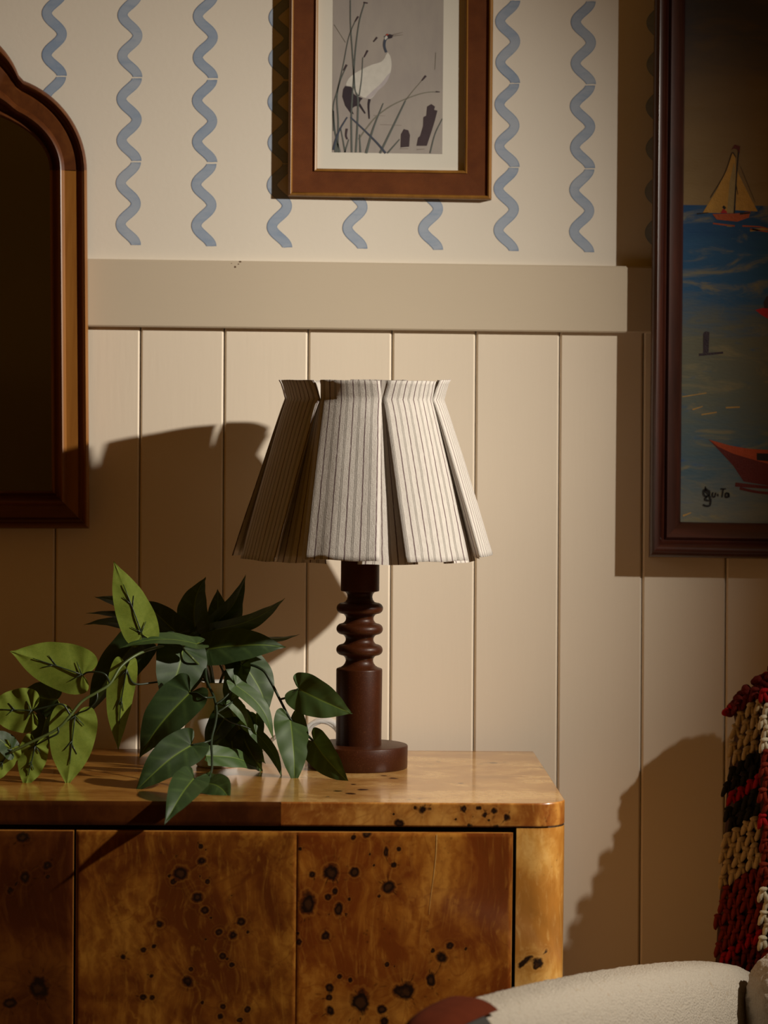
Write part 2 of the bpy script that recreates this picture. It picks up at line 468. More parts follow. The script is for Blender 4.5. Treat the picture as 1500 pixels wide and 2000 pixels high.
onwall = lambda x, y: P(x, y, 0.0004)
tones = {0: 0.75, 1: 0.30, 2: 0.62, 3: 0.45, 4: 0.35, 5: 0.30, 6: 0.40, 7: 0.40, 8: 0.3}
for ci in range(-6, 16):
    px = 250 + (ci - 1) * 147.6
    for r in range(-5, 4) if -1 <= ci <= 10 else range(0, 4):
        yb = endline(px) - (3 - r) * 164.2
        if yb < -700: continue
        xs = px + 2.2 - (yb - 330) * 0.0095
        squiggle(wall, xs, yb - 161.5 + random.uniform(-1.5, 1.5), yb, onwall, 0.0, tones.get(ci, 0.4) + 0.06 * (3 - r) - 0.12)

XW = 1.31  # added unseen wall: the edge of its opening fades the beam at right
o0, o1, zs, zh = 0.9135, 1.75, 1.0, 2.15
pieces = [boxgeo(XW, XW + 0.03, -o0, 0.12, 0, 2.6), boxgeo(XW, XW + 0.03, -8.5, -o1, 0, 2.6), boxgeo(XW, XW + 0.03, -o1, -o0, 0, zs), boxgeo(XW, XW + 0.03, -o1, -o0, zh, 2.6)]
wr_ = struct(mesh('beam_blocker_wall', *join(pieces), M['plaster'], None, False))
tag(wr_, 'added unseen side wall with an opening that trims the spot beam', 'wall')
floor = struct(box('floor', XL, XR, -8.5, 0.12, -0.08, 0.0, M['floor']))
tag(floor, 'brown wooden floor of the room', 'floor')
wf = struct(box('wall_front', -4.5, 3.2, -8.62, -8.5, 0.0, 2.6, M['plaster']))
tag(wf, 'far wall of the room, behind the photographer', 'wall')
for i in range(-10, 3):
    for j in range(3):
        X = -0.6 + i * 0.102 * 1.5
        squiggle(wf, X / 0.00069, 0, 164 * 1.5, lambda x, y, jj=j: Vector((x * 0.00069, -8.4996, 2.2 - jj * 0.17 - y * 0.00069)), 0.0, 0.6, True)
box('wainscot', -4.5, 3.2, -8.5, -8.485, 0.0, 1.28, M['rail'], wf)


# ------------------------------------------------------------------ frames: sweep a profile between an outer and an inner outline
def sweep(name, pairs, prof, mat, parent, smooth=True, close=True):
    """pairs of (outer px, inner px); prof of (t from outer to inner, metres off the wall)"""
    V = []
    for (ax, ay), (bx, by) in pairs:
        for t, o in prof: V.append(P(ax + (bx - ax) * t, ay + (by - ay) * t, o))
    n = len(prof)
    Fc = gridfaces(len(pairs), n)
    if close: Fc += [tuple(range(n)), tuple((len(pairs) - 1) * n + j for j in range(n - 1, -1, -1))]
    ob = mesh(name, V, Fc, mat, parent, smooth, recalc=True)
    if smooth:
        ob.data.polygons[-1].use_smooth = False; ob.data.polygons[-2].use_smooth = False
        try: ob.data.set_sharp_from_angle(angle=math.radians(50))
        except Exception: pass
    return ob


# arched mirror on the left
mx = lambda x, y: (x + 0.0069 * (y - 330), y)
mroot = thing('wall_mirror', 'tall arched mirror in a moulded honey-brown wooden frame, hung at left', 'mirror', P(-112, 1032, 0.0))
mprof = [(0, 0.001), (0, 0.017), (0.03, 0.0225), (0.075, 0.0255), (0.115, 0.0245), (0.155, 0.020), (0.18, 0.0165), (0.24, 0.0155), (0.275, 0.0175), (0.30, 0.0195),
         (0.60, 0.0195), (0.625, 0.0225), (0.66, 0.0255), (0.71, 0.027), (0.755, 0.0245), (0.79, 0.0185), (0.81, 0.0145), (0.86, 0.0125), (0.90, 0.0135), (0.925, 0.0165), (0.96, 0.017), (0.99, 0.015), (1.0, 0.0125), (1.0, 0.001)]
mprof = [(t, o + 0.0152) for t, o in mprof]
MC = -112
right = []
for i in range(18):
    a = math.radians(0 + (180 - 0) * 0) + (i / 17) * math.atan2(335 - 158, 47 + 20)
    ox, oy = -20 + 190 * math.cos(a), 335 - 190 * math.sin(a)
    b = math.radians(47) * i / 17
    right.append(((ox, oy), (MC + 209 * math.cos(b), 332 - 124 * math.sin(b))))
a0 = math.atan2(200 - 158, 47 + 112)
for i in range(1, 17):
    a = a0 + (PI / 2 - a0) * i / 16
    b = math.radians(47 + 43 * i / 16)
    right.append(((-112 + 159 * math.cos(a), 200 - 159 * math.sin(a)), (MC + 209 * math.cos(b), 332 - 124 * math.sin(b))))
refl = lambda p: (2 * MC - p[0], p[1])
arch = right + [(refl(o), refl(i)) for o, i in reversed(right[:-1])]
mp = lambda prs: [(mx(*o), mx(*i)) for o, i in prs]
sweep('arch_rail', mp(arch), mprof, M['mirror_arch'], mroot)
side = [((170, 332.5), (97, 332.5))] + [((170, y), (97, y)) for y in (500, 700, 900)] + [((170, 1032), (97, 958))]
sweep('side_rail', mp(side), mprof, M['mirror_side'], mroot)
sweep('side_rail', mp([(refl(o), refl(i)) for o, i in side]), mprof, M['mirror_side'], mroot)
bottom = [((170, 1032.3), (97, 958.3)), ((MC, 1032.3), (MC, 958.3)), (refl((170, 1032.3)), refl((97, 958.3)))]
sweep('bottom_rail', mp(bottom), mprof, M['mirror_base'], mroot)
k = NT('mirror_glass'); v = k.pos()
k.fin(k.mix(k.noise(v, 5, 3), (0.26, 0.25, 0.20), (0.34, 0.32, 0.27)), k.math('ADD', 0.05, k.math('MULTIPLY', k.noise(v, 12, 3), 0.05)), None, 0.5, 0, 0.1, 1.0); M['mirror'] = k.m
gp = [i for o, i in arch]
gp = [(MC + (x - MC) * 1.01, y) for x, y in gp] + [(refl((97, 0))[0] - 2, 960), (99, 960)]
mesh('mirror_glass', [P(*mx(x, y), 0.0247) for x, y in gp], [tuple(range(len(gp)))], M['mirror'], mroot, False)
mesh('backing', [P(*mx(x, y), 0.0165) for x, y in gp], [tuple(range(len(gp)))], M['mirror_base'], mroot, False)


# flat shapes printed or painted on a picture
def flat(name, pts, o, mat, parent, curve=0):
    q = [Vector((x, y, 0)) for x, y in pts]
    if curve: q = catmull(q + [q[0]], curve)[:-1]
    return mesh(name, [P(p.x, p.y, o) for p in q], [tuple(range(len(q)))], mat, parent, False)


def brush(pts, w0, w1=None, per=6):
    q = catmull([Vector((x, y, 0)) for x, y in pts], per) if len(pts) > 2 else [Vector((*p, 0)) for p in pts]
    w1 = w0 if w1 is None else w1
    V = []
    for i, p in enumerate(q):
        t = (q[min(i + 1, len(q) - 1)] - q[max(i - 1, 0)]).normalized(); nn = Vector((-t.y, t.x, 0))
        w_ = w0 + (w1 - w0) * i / max(1, len(q) - 1)
        V += [p + nn * w_ / 2, p - nn * w_ / 2]
    return V, [(2 * i, 2 * i + 1, 2 * i + 3, 2 * i + 2) for i in range(len(q) - 1)]


def brushes(name, list_, o, mat, parent):
    if name in ('printed_seed_head', 'printed_ripple', 'painted_light', 'painted_reflection'):
        for b in list_:
            V, Fc = brush(*b); mesh(name, [P(p.x, p.y, o) for p in V], Fc, mat, parent, False)
        return
    V, Fc = join([brush(*b) for b in list_])
    return mesh(name, [P(p.x, p.y, o) for p in V], Fc, mat, parent, False)


# crane picture
pr = thing('framed_crane_print', 'picture of a white crane among reeds in a rust woven frame', 'picture', P(760, 388, 0.0))
TOP = -330
oc = [(567.5, TOP), (562, 383.5), (960, 391), (966.5, TOP)]
ic = [(624, TOP + 57), (619, 329), (906.5, 333), (910, TOP + 57)]


def lerp2(a, b, t): return (a[0] + (b[0] - a[0]) * t, a[1] + (b[1] - a[1]) * t)


def rails(names, oc, ic, prof, mats, parent, bow=1):
    for i in range(4):
        j = (i + 1) % 4
        n = 6
        prs = [(lerp2(oc[i], oc[j], q / n), lerp2(ic[i], ic[j], q / n)) for q in range(n + 1)]
        sweep(names, prs, prof, mats[i % len(mats)], parent)


rails('frame_edge', oc, ic, [(0, 0.001), (0, 0.013), (0.03, 0.0165), (0.09, 0.018), (0.135, 0.0172), (0.155, 0.0145), (0.155, 0.001)], [M['gilt']], pr)
rails('woven_liner', oc, ic, [(0.155, 0.001), (0.155, 0.0140), (0.5, 0.0136), (0.895, 0.0126), (0.895, 0.001)], [M['liner']], pr)
rails('inner_lip', oc, ic, [(0.89, 0.001), (0.89, 0.0132), (0.92, 0.0148), (0.97, 0.0142), (1.0, 0.0125), (1.0, 0.001)], [M['gilt']], pr)
mb = flat('mat_board', [lerp2(a, b, -0.06) for a, b in zip(ic, oc)][::1], 0.0066, M['mat_board'], pr)
mb.data.vertices.foreach_set('co', [c for p in [(614, TOP + 50), (612, 336), (914, 340), (918, TOP + 50)] for c in (P(*p, 0.0066) - wloc(pr))])
sheet = flat('print_sheet', [(652, TOP + 110), (648.5, 297.5), (863.8, 301), (868.5, TOP + 110)], 0.0068, M['print'], pr)
# pixel helper for the crop the print was studied in: 6.25 x, origin (640, 0)
q = lambda *pts: [(640 + x / 6.25, y / 6.25) for x, y in pts]
lay = [0.0069 + 0.00006 * i for i in range(8)]
flat('printed_crane', q((735, 640), (765, 690), (780, 780), (770, 870), (740, 960), (690, 1040), (620, 1100), (565, 1170), (520, 1205), (440, 1190), (380, 1160), (320, 1130), (290, 1060), (225, 1040), (250, 970), (310, 910), (420, 845), (540, 790), (640, 760), (690, 715), (710, 670)), lay[1], M['ink_white'], sheet, 4)
flat('printed_shading', q((770, 880), (740, 960), (690, 1040), (620, 1100), (565, 1165), (520, 1198), (470, 1190), (560, 1100), (660, 1010), (720, 930)), lay[2], M['ink_lilac'], sheet, 4)
flat('printed_tail', q((215, 1050), (290, 1060), (310, 1140), (350, 1170), (430, 1200), (400, 1230), (380, 1290), (330, 1300), (290, 1330), (320, 1395), (280, 1380), (215, 1290), (180, 1180), (190, 1090)), lay[3], M['ink_black'], sheet)
brushes('printed_neck', [([(640 + x / 6.25, y / 6.25) for x, y in ((716, 640), (695, 580), (692, 530), (706, 480), (740, 452))], 4.6, 5.5), (q((690, 455), (730, 440), (715, 420)), 4, 5)], lay[3], M['ink_blue'], sheet)
flat('printed_cheek', q((700, 490), (695, 460), (715, 435), (740, 440), (730, 465)), lay[4], M['ink_white'], sheet)
flat('printed_head', q((725, 440), (755, 415), (800, 430), (785, 465), (745, 475)), lay[5], M['ink_black'], sheet)
flat('printed_crown', q((705, 435), (720, 415), (745, 415), (735, 430)), lay[6], M['ink_red'], sheet)
brushes('printed_beak', [(q((790, 440), (920, 425)), 2.2, 0.8), (q((795, 425), (918, 395)), 2.0, 0.8)], lay[4], M['ink_beak'], sheet)
brushes('printed_legs', [(q((512, 1210), (500, 1290), (508, 1450)), 5.0, 2.6), (q((385, 1270), (430, 1340), (460, 1385)), 4.2, 2.4)], lay[4], M['ink_black'], sheet)
brushes('printed_reed_stems', [(q((278, 0), (280, 300), (300, 600), (320, 900), (335, 1100), (370, 1200), (365, 1500), (345, 1860)), 2.0, 3.6),
    (q((450, 40), (390, 250), (350, 520), (325, 800), (315, 1000), (300, 1200), (290, 1450), (295, 1860)), 2.0, 3.4),
    (q((360, 210), (260, 450), (190, 800), (120, 1100), (70, 1300), (75, 1600)), 1.4, 2.4), (q((235, 800), (150, 1000), (115, 1200), (130, 1500), (120, 1860)), 1.6, 3.4),
    (q((430, 700), (415, 950), (385, 1170)), 1.4, 2.4), (q((950, 1230), (820, 1500), (640, 1870)), 2.6, 4.0), (q((680, 1260), (560, 1560), (470, 1870)), 1.8, 5.0),
    (q((1400, 1450), (1310, 1640), (1250, 1870)), 1.6, 2.6), (q((880, 1700), (730, 1870)), 1.8, 3.0), (q((70, 1350), (90, 1600), (150, 1860)), 2.4, 3.6), (q((160, 1560), (215, 1860)), 1.6, 3.0),
    (q((390, 1640), (400, 1860)), 1.8, 3.6), (q((110, 1640), (95, 1860)), 2.0, 4.0), (q((260, 1700), (210, 1860)), 1.6, 2.6)], lay[5], M['ink_reed'], sheet)
brushes('printed_reed_leaves', [(q((1370, 1122), (1200, 1130), (1000, 1190), (780, 1290), (600, 1420), (480, 1560), (380, 1700)), 1.8, 2.6), (q((1180, 950), (1050, 1100), (940, 1240)), 1.0, 1.6), (q((80, 300), (220, 520)), 0.8, 0.8), (q((1320, 640), (1310, 850)), 0.8, 0.6)], lay[4], M['ink_reed2'], sheet)
brushes('printed_bent_reed', [(q((240, 1430), (150, 1580), (95, 1720), (70, 1830)), 2.4, 4.2), (q((280, 1430), (450, 1590), (600, 1740), (710, 1870)), 2.6, 4.0)], lay[6], M['ink_blue'], sheet)
for pts in (((895, 1640), (930, 1575), (985, 1590), (1005, 1650), (995, 1790), (890, 1800)), ((1215, 1300), (1265, 1270), (1310, 1300), (1300, 1340), (1340, 1350), (1310, 1470), (1270, 1600), (1210, 1780), (1085, 1780), (1105, 1680), (1130, 1660), (1165, 1540), (1170, 1430), (1205, 1410))):
    flat('printed_stump', q(*pts), lay[3], M['ink_plum'], sheet)
brushes('printed_seed_head', [(q((375, 200), (335, 265)), 3, 2), (q((235, 790), (195, 860)), 4, 2), (q((490, 615), (445, 700)), 3.5, 2), (q((605, 455), (560, 510)), 3.5, 2), (q((440, 30), (490, 38)), 3, 2.4), (q((1200, 925), (1150, 985)), 4, 2), (q((1320, 1120), (1370, 1122)), 2.8, 1.4), (q((235, 1570), (225, 1650), (240, 1700)), 4, 3)], lay[6], M['ink_plum'], sheet)
brushes('printed_ripple', [(q((880, 1815), (985, 1815)), 1.0, 1.0), (q((1090, 1825), (1180, 1820)), 1.6, 1.0), (q((640, 1520), (900, 1530)), 0.8, 0.8), (q((560, 1410), (700, 1415)), 1.0, 0.6)], lay[3], M['ink_beak'], sheet)

# big seascape on the right
sp = thing('framed_seascape', 'large oil painting of boats on a blue sea in a dark mahogany frame', 'painting', P(1700, 1088, 0.0))
T2, R2 = -520, 2230
oc = [(1283, T2), (1267, 1088), (R2 - 6, 1102), (R2 + 10, T2)]
ic = [(1343, T2 + 66), (1329, 1019.5), (R2 - 70, 1033), (R2 - 56, T2 + 66)]
fprof = [(0, 0.001), (0, 0.038), (0.03, 0.044), (0.09, 0.048), (0.19, 0.0505), (0.29, 0.049), (0.36, 0.045), (0.40, 0.040), (0.43, 0.0355), (0.49, 0.034), (0.53, 0.0365), (0.57, 0.038), (0.75, 0.034), (0.93, 0.027), (1.0, 0.024), (1.0, 0.001)]
rails('frame_rail', oc, ic, fprof, [M['mahogany'], M['mahogany_h']], sp)
M['sea'] = mat_sea(P(1400, 401, 0.02).z, P(1400, T2, 0.02).z, P(1400, 1020, 0.02).z)
cv = flat('canvas', [(1338, T2 + 55), (1322, 1026), (R2 - 60, 1040), (R2 - 46, T2 + 55)], 0.0205, M['sea'], sp)
q4 = lambda *pts: [(1200 + x / 4, 200 + y / 4) for x, y in pts]
q5 = lambda *pts: [(1200 + x / 4, 700 + y / 4) for x, y in pts]
ly = [0.0207 + 0.00012 * i for i in range(8)]
flat('painted_sail', q4((920, 390), (860, 560), (790, 700), (690, 862), (935, 866), (950, 560), (945, 420)), ly[1], M['oil_sail'], cv)
flat('painted_sail', q4((880, 860), (900, 620), (935, 470), (950, 560), (935, 866)), ly[2], M['oil_sail_pale'], cv)
flat('painted_jib', q4((960, 535), (945, 842), (1120, 852), (1060, 740), (1000, 620)), ly[1], M['oil_sail'], cv)
flat('painted_hull', q4((765, 872), (970, 866), (1065, 850), (1050, 900), (960, 932), (800, 915)), ly[3], M['oil_hull'], cv)
brushes('painted_rigging', [(q4((975, 340), (955, 560), (935, 868)), 2.0, 2.4), (q4((920, 390), (860, 560), (750, 745)), 1.6, 1.2), (q4((925, 390), (950, 430)), 2, 1.5), (q4((645, 870), (735, 862)), 3, 1.5), (q4((985, 500), (1100, 780)), 0.7, 0.7), (q4((950, 640), (965, 720)), 1.5, 1.0), (q4((980, 870), (1060, 862)), 4, 3), (q4((848, 812), (868, 830)), 5, 5)], ly[4], M['oil_dark'], cv)
flat('painted_flag', q4((913, 372), (940, 330), (982, 342), (978, 400), (960, 365), (930, 360)), ly[5], M['oil_maroon'], cv)
flat('painted_sailor', q4((830, 865), (850, 830), (875, 850), (882, 866)), ly[5], M['oil_red'], cv)
brushes('painted_reflection', [(q4((770, 945), (850, 955), (940, 965)), 3, 3), (q4((1000, 965), (1150, 975), (1260, 1010)), 3, 2), (q4((1060, 990), (1200, 1010)), 3, 3)], ly[2], M['oil_hull'], cv)
brushes('painted_light', [(q4((1060, 1000), (1180, 990), (1300, 1010)), 5, 3), (q4((880, 962), (920, 968)), 4, 2), (q5((610, 400), (690, 375)), 3, 2), (q5((680, 440), (800, 420)), 2.5, 2.5), (q5((870, 385), (980, 380)), 3, 3), (q5((535, 1230), (600, 1205)), 4, 2), (q5((530, 300), (720, 270)), 2, 2)], ly[2], M['oil_ochre'], cv)
flat('painted_rowing_boat', q4((1100, 1622), (1160, 1605), (1300, 1612), (1500, 1600), (1440, 1690), (1200, 1690), (1150, 1662)), ly[1], M['oil_red'], cv)
flat('painted_rower', q4((1165, 1560), (1190, 1515), (1240, 1520), (1250, 1610), (1170, 1608)), ly[2], M['oil_deep'], cv)
flat('painted_post', q4((695, 1800), (715, 1788), (742, 1796), (735, 1955), (693, 1958)), ly[1], M['oil_deep'], cv)
brushes('painted_post_shadow', [(q4((660, 1972), (740, 1965), (850, 1955)), 5, 4), (q4((700, 1850), (715, 1855), (708, 1900)), 2, 1)], ly[1], M['oil_deep'], cv)
flat('painted_boat', q5((738, 634), (900, 680), (1050, 706), (1240, 718), (1700, 700), (1900, 650), (1700, 960), (1300, 1010), (1010, 962), (930, 840), (820, 720)), ly[1], M['oil_maroon'], cv)
flat('painted_boat_side', q5((738, 634), (900, 680), (1050, 706), (1240, 718), (1700, 700), (1900, 650), (1780, 830), (1300, 850), (1080, 790), (930, 745), (810, 690)), ly[2], M['oil_rust'], cv)
flat('painted_boat_hatch', q5((1112, 740), (1230, 745), (1230, 806), (1112, 795)), ly[3], M['oil_dark'], cv)
brushes('painted_boat_reflection', [(q5((945, 985), (1100, 1000), (1300, 1015)), 8, 5), (q5((980, 1015), (1120, 1045), (1300, 1060)), 5, 5)], ly[2], M['oil_maroon'], cv)
brushes('painted_signature', [(q5((735, 1035), (712, 1020), (695, 1045), (712, 1078), (742, 1062), (740, 1030)), 3.6, 3.6), (q5((712, 1000), (714, 1030)), 2.0, 2.6), (q5((705, 1030), (735, 1062)), 3, 3), (q5((738, 1065), (752, 1105), (745, 1148), (712, 1152), (694, 1140)), 3.8, 3.0), (q5((725, 1078), (708, 1102), (742, 1112)), 3.2, 3.2),
    (q5((768, 1045), (768, 1078), (785, 1080), (792, 1048)), 2.8, 2.4), (q5((808, 1058), (810, 1078)), 2.4, 2.4), (q5((830, 1018), (872, 1020)), 2.8, 2.2), (q5((850, 1020), (842, 1085)), 3.0, 2.6), (q5((892, 1055), (872, 1052), (868, 1080), (886, 1082), (893, 1056), (896, 1086)), 3.2, 3.0)], ly[6], M['oil_dark'], cv)

# ------------------------------------------------------------------ sideboard
OF, OB, ZT, TH, RC = 0.549, 0.045, 0.75, 0.0282, 0.040
XRB = P(1102.5, 1590, OF - RC).x
sb = thing('burl_sideboard', 'glossy amber burl-wood sideboard with rounded corner under the lamp', 'sideboard', (XRB - 0.82, -(OF + OB) / 2, 0.0))
XLB = XRB - 1.66
fx = lambda px, py=1700: P(px, py, OF).x
fz = lambda py, px=600: P(px, py, OF).z


def veneer(name, fn, ns, nt, knots, mat, parent, flip=False):
    """a veneered surface on a fine grid that carries its distance to the eyes of the burl"""
    V, kd, warp = [], [], []
    for i in range(ns):
        for j in range(nt):
            p = fn(i / (ns - 1), j / (nt - 1)); V.append(p)
            d, wv = 9.0, Vector((0, 0, 0))
            for kp, r, st in knots:
                dv = p - kp; dd = Vector((dv.x / st[0], dv.y / st[1], dv.z / st[2])).length / r
                if dd < d: d = dd
                if dd < 7: wv += dv.normalized() * (r * 1.6 * math.exp(-(dd / 2.6) ** 2)) if dv.length > 1e-6 else Vector((0, 0, 0))
            kd.append(d); warp.append(wv)
    return mesh(name, V, gridfaces(ns, nt, flip=flip), mat, parent, True, {'kd': kd, 'warp': warp})


def knots(lst, o=OF, st=None):
    out = []
    for it in lst:
        x, y, r = it[:3]; s = it[3] if len(it) > 3 else (random.uniform(0.85, 1.15), 1, random.uniform(0.85, 1.15))
        out.append((P(x, y, o), r * 0.000595, s))
    return out


KL = [(392, 1653, 5), (394, 1682, 8), (354, 1706, 13), (338, 1722, 5), (331, 1711, 3.5), (405, 1722, 4.5), (386, 1753, 10), (400, 1777, 8), (312, 1805, 8), (471, 1800, 8), (428, 1821, 7.5), (455, 1827, 8), (484, 1820, 4), (300, 1848, 5), (281, 1855, 6), (241, 1869, 6), (435, 1867, 5.5), (444, 1873, 3.5), (453, 1884, 5), (373, 1893, 5.5), (296, 1906, 5), (368, 1917, 11), (280, 1948, 7), (298, 1948, 6), (435, 1966, 6.5), (483, 1971, 6.5), (402, 1660, 2.5), (391, 1712, 3), (412, 1793, 3), (452, 1750, 2.5), (447, 1758, 2.5), (486, 1784, 2.5), (402, 1835, 3), (395, 1958, 3.5), (345, 1671, 2), (468, 1992, 5), (430, 1985, 6)]
KR = [(690, 1636, 5), (716, 1627, 8), (754, 1664, 7, (0.7, 1, 1.6)), (779, 1658, 4.5), (770, 1689, 6), (758, 1732, 15), (740, 1750, 4), (692, 1704, 8.5), (646, 1704, 14), (610, 1708, 7), (602, 1764, 16, (0.85, 1, 1.35)), (654, 1741, 6.5), (641, 1752, 6), (661, 1776, 10, (0.8, 1, 1.3)), (635, 1828, 7.5), (584, 1840, 6), (586, 1658, 4), (682, 1756, 4), (845, 1856, 4.5), (879, 1848, 7), (863, 1870, 11), (756, 1884, 4.5), (770, 1888, 3), (663, 1907, 6), (684, 1914, 4.5), (643, 1930, 8.5), (643, 1948, 8), (644, 1974, 10), (704, 1956, 20, (0.9, 1, 1.2)), (790, 1936, 18, (1.1, 1, 0.9)), (842, 1912, 10, (0.8, 1, 1.3)), (746, 1972, 9), (750, 1994, 10), (835, 1818, 2.5), (722, 1668, 2.5), (910, 1853, 3), (581, 1823, 4), (730, 1690, 3), (676, 1786, 3), (642, 1786, 3)]
KF = [(44, 1636, 10), (92, 1690, 9), (50, 1714, 10), (20, 1740, 7), (76, 1930, 18), (18, 1960, 12), (93, 1712, 5), (32, 1728, 4), (-60, 1700, 9), (-120, 1820, 12), (-90, 1880, 7)]
ZD1, ZD0 = fz(1624.5), 0.10
x_gapL, x_seam, x_gapR = fx(146), fx(579), fx(1001.5)
yF = -OF
# carcass
box('carcass', XLB + 0.02, XRB - 0.02, -OF + 0.03, -OB, 0.07, ZT - TH, M['carcass'], sb)
box('recess', XLB + 0.045, XRB - 0.045, -OF + 0.012, -OF + 0.03, 0.09, ZT - TH - 0.0005, M['black'], sb)
box('plinth', XLB + 0.05, XRB - 0.05, -OF + 0.05, -OB - 0.03, 0.0, 0.07, M['black'], sb)


def door(x0, x1, sheets):
    d = box('door', x0, x1, yF + 0.0012, yF + 0.018, ZD0, ZD1, M['carcass'], sb, 0.0008)
    for a, b, mat, kn, n in sheets:
        def fn(s, t, a=a, b=b):
            e = 0.0009 if s in (0.0, 1.0) or t in (0.0, 1.0) else 0.0
            return Vector((a + (b - a) * s, yF + e, ZD0 + 0.0008 + (ZD1 - ZD0 - 0.0016) * t))
        zlow = fz(2010)
        veneer('veneer_sheet', fn, n[0], n[1], kn, mat, d)
    return d


main_door = door(x_gapL + 0.0012, x_gapR, [(x_gapL + 0.002, x_seam, M['burl_l'], knots(KL), (110, 240)), (x_seam, x_gapR - 0.0008, M['burl_r'], knots(KR), (110, 240))])
dw = x_gapR - x_gapL
M['scratch'] = mat_plain('pale_scratch', (0.62, 0.33, 0.09), 0.5, 0.3, 200, 0.05)
brushes('scratch', [([(853, 1630), (852, 1665), (848, 1705), (842, 1750), (838, 1786)], 2.2, 0.7)], OF + 0.0003, M['scratch'], main_door)
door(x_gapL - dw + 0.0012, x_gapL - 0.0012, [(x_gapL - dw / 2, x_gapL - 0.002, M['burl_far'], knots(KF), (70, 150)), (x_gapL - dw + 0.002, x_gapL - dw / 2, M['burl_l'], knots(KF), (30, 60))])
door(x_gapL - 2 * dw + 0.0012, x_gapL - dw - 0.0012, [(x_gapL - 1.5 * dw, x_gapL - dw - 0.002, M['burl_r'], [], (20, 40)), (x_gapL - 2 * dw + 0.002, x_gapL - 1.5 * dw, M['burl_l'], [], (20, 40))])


def corner(s, x0, off=0.0):
    """path along the front and round the right corner, s from 0 to 1"""
    L1 = XRB - RC - x0; L2 = RC * PI / 2; L3 = OF - RC - OB; tot = L1 + L2 + L3
    d = s * tot
    if d <= L1: return x0 + d, OF - off
    if d <= L1 + L2:
        a = (d - L1) / RC; return XRB - RC + (RC - off) * math.sin(a), OF - RC + (RC - off) * math.cos(a)
    return XRB - off, OF - RC - (d - L1 - L2)


# rounded corner post and the side panel behind it (one bent veneer), mirrored at the far end
xp0 = fx(1008)
KP = knots([(1029, 1876, 6), (1052, 1879, 8), (1068, 1858, 4), (1015, 1886, 5), (1040, 1868, 3), (1062, 1884, 3), (1020, 1864, 2.5), (1046, 1888, 5)])
KP = [(Vector((p.x, 0, p.z)), r * 1.3, (1, 1e3, 1)) for p, r, s in KP]


def fpost(s, t):
    x, o = corner(s, xp0, 0.0003 if t > 0.999 else 0.0); return Vector((x, -o, 0.08 + (ZT - TH - 0.0012 - 0.08) * t))


veneer('corner_post', fpost, 90, 150, KP, M['burl_post'], sb)
box('post_edge', xp0, xp0 + 0.02, -OF + 0.0005, -OF + 0.03, 0.08, ZT - TH - 0.0012, M['black'], sb)
xm = (XLB + XRB) / 2
veneer('corner_post', lambda s, t: Vector((2 * xm - fpost(s, t).x, fpost(s, t).y, fpost(s, t).z)), 40, 10, [], M['burl_post'], sb, True)

# worktop: two veneered halves that meet at a visible joint
xs_top, xs_edge = fx(549, 1590), fx(549, 1590)
box('top_core', XLB + RC, XRB - RC, -OF + 0.004, -OB, ZT - TH + 0.0006, ZT - 0.0006, M['carcass'], sb)
KE = knots([(780, 1608, 9), (824, 1582, 8), (812, 1578, 5), (838, 1580, 5), (966, 1584, 6), (945, 1592, 5.5), (990, 1597, 7), (918, 1613, 6), (968, 1617, 7), (925, 1595, 3.5), (905, 1580, 6), (935, 1578, 5), (955, 1602, 3.5), (1008, 1606, 3), (770, 1590, 3), (890, 1600, 3), (1078, 1590, 2), (1085, 1608, 2)])


def fedge(s, t):
    x, o = corner(s, xs_edge); b = 0.0012
    ins = 0.0 if 0.04 < t < 0.96 else b * (1 - min(t, 1 - t) / 0.04)
    x, o = corner(s, xs_edge, ins)
    return Vector((x, -o, ZT - TH + TH * t))


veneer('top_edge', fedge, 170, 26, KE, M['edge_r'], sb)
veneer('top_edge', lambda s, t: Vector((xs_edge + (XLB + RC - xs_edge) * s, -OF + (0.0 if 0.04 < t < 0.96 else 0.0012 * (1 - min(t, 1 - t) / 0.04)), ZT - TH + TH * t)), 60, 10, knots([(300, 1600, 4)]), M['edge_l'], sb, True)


def xe(o):
    if o > OF - RC: return XRB - RC + math.sqrt(max(0, (RC - 0.0012) ** 2 - min(RC - 0.0012, o - OF + RC) ** 2))
    return XRB - 0.0012


def onz(px, py):
    d = ROT @ Vector(((px - 750) / F, -(py - 1000) / F, -1.0)); t = (ZT - CAM.z) / d.z; return CAM + d * t


KT = [(onz(x, y), r * 0.0006, (1.5, 1.6, 1)) for x, y, r in ((964, 1490, 7), (985, 1489, 4), (940, 1492, 4), (856, 1488, 3), (840, 1492, 3), (768, 1520, 6), (750, 1515, 5), (708, 1542, 8), (684, 1550, 7), (660, 1545, 6), (690, 1532, 5), (900, 1530, 4), (880, 1528, 3), (925, 1535, 3), (820, 1560, 3), (800, 1562, 3), (930, 1514, 2.5), (965, 1514, 2.5), (1018, 1524, 1.6), (1056, 1498, 4), (1060, 1500, 3), (640, 1556, 3))]
KT2 = [(onz(x, y), r * 0.0006, (1.3, 2.0, 1)) for x, y, r in ((500, 1512, 2.5), (520, 1520, 2), (540, 1525, 2.5), (490, 1530, 2), (560, 1500, 2), (535, 1508, 1.6), (300, 1530, 3), (470, 1520, 1.6))]
xs2 = onz(583, 1560).x
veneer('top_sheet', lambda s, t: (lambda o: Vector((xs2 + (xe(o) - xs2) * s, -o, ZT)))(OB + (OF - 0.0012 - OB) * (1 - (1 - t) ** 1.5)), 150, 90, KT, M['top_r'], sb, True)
veneer('top_sheet', lambda s, t: Vector((XLB + 0.002 + (xs2 - XLB - 0.002) * s, -(OB + (OF - 0.0012 - OB) * t), ZT)), 120, 50, KT2, M['top_l'], sb, True)
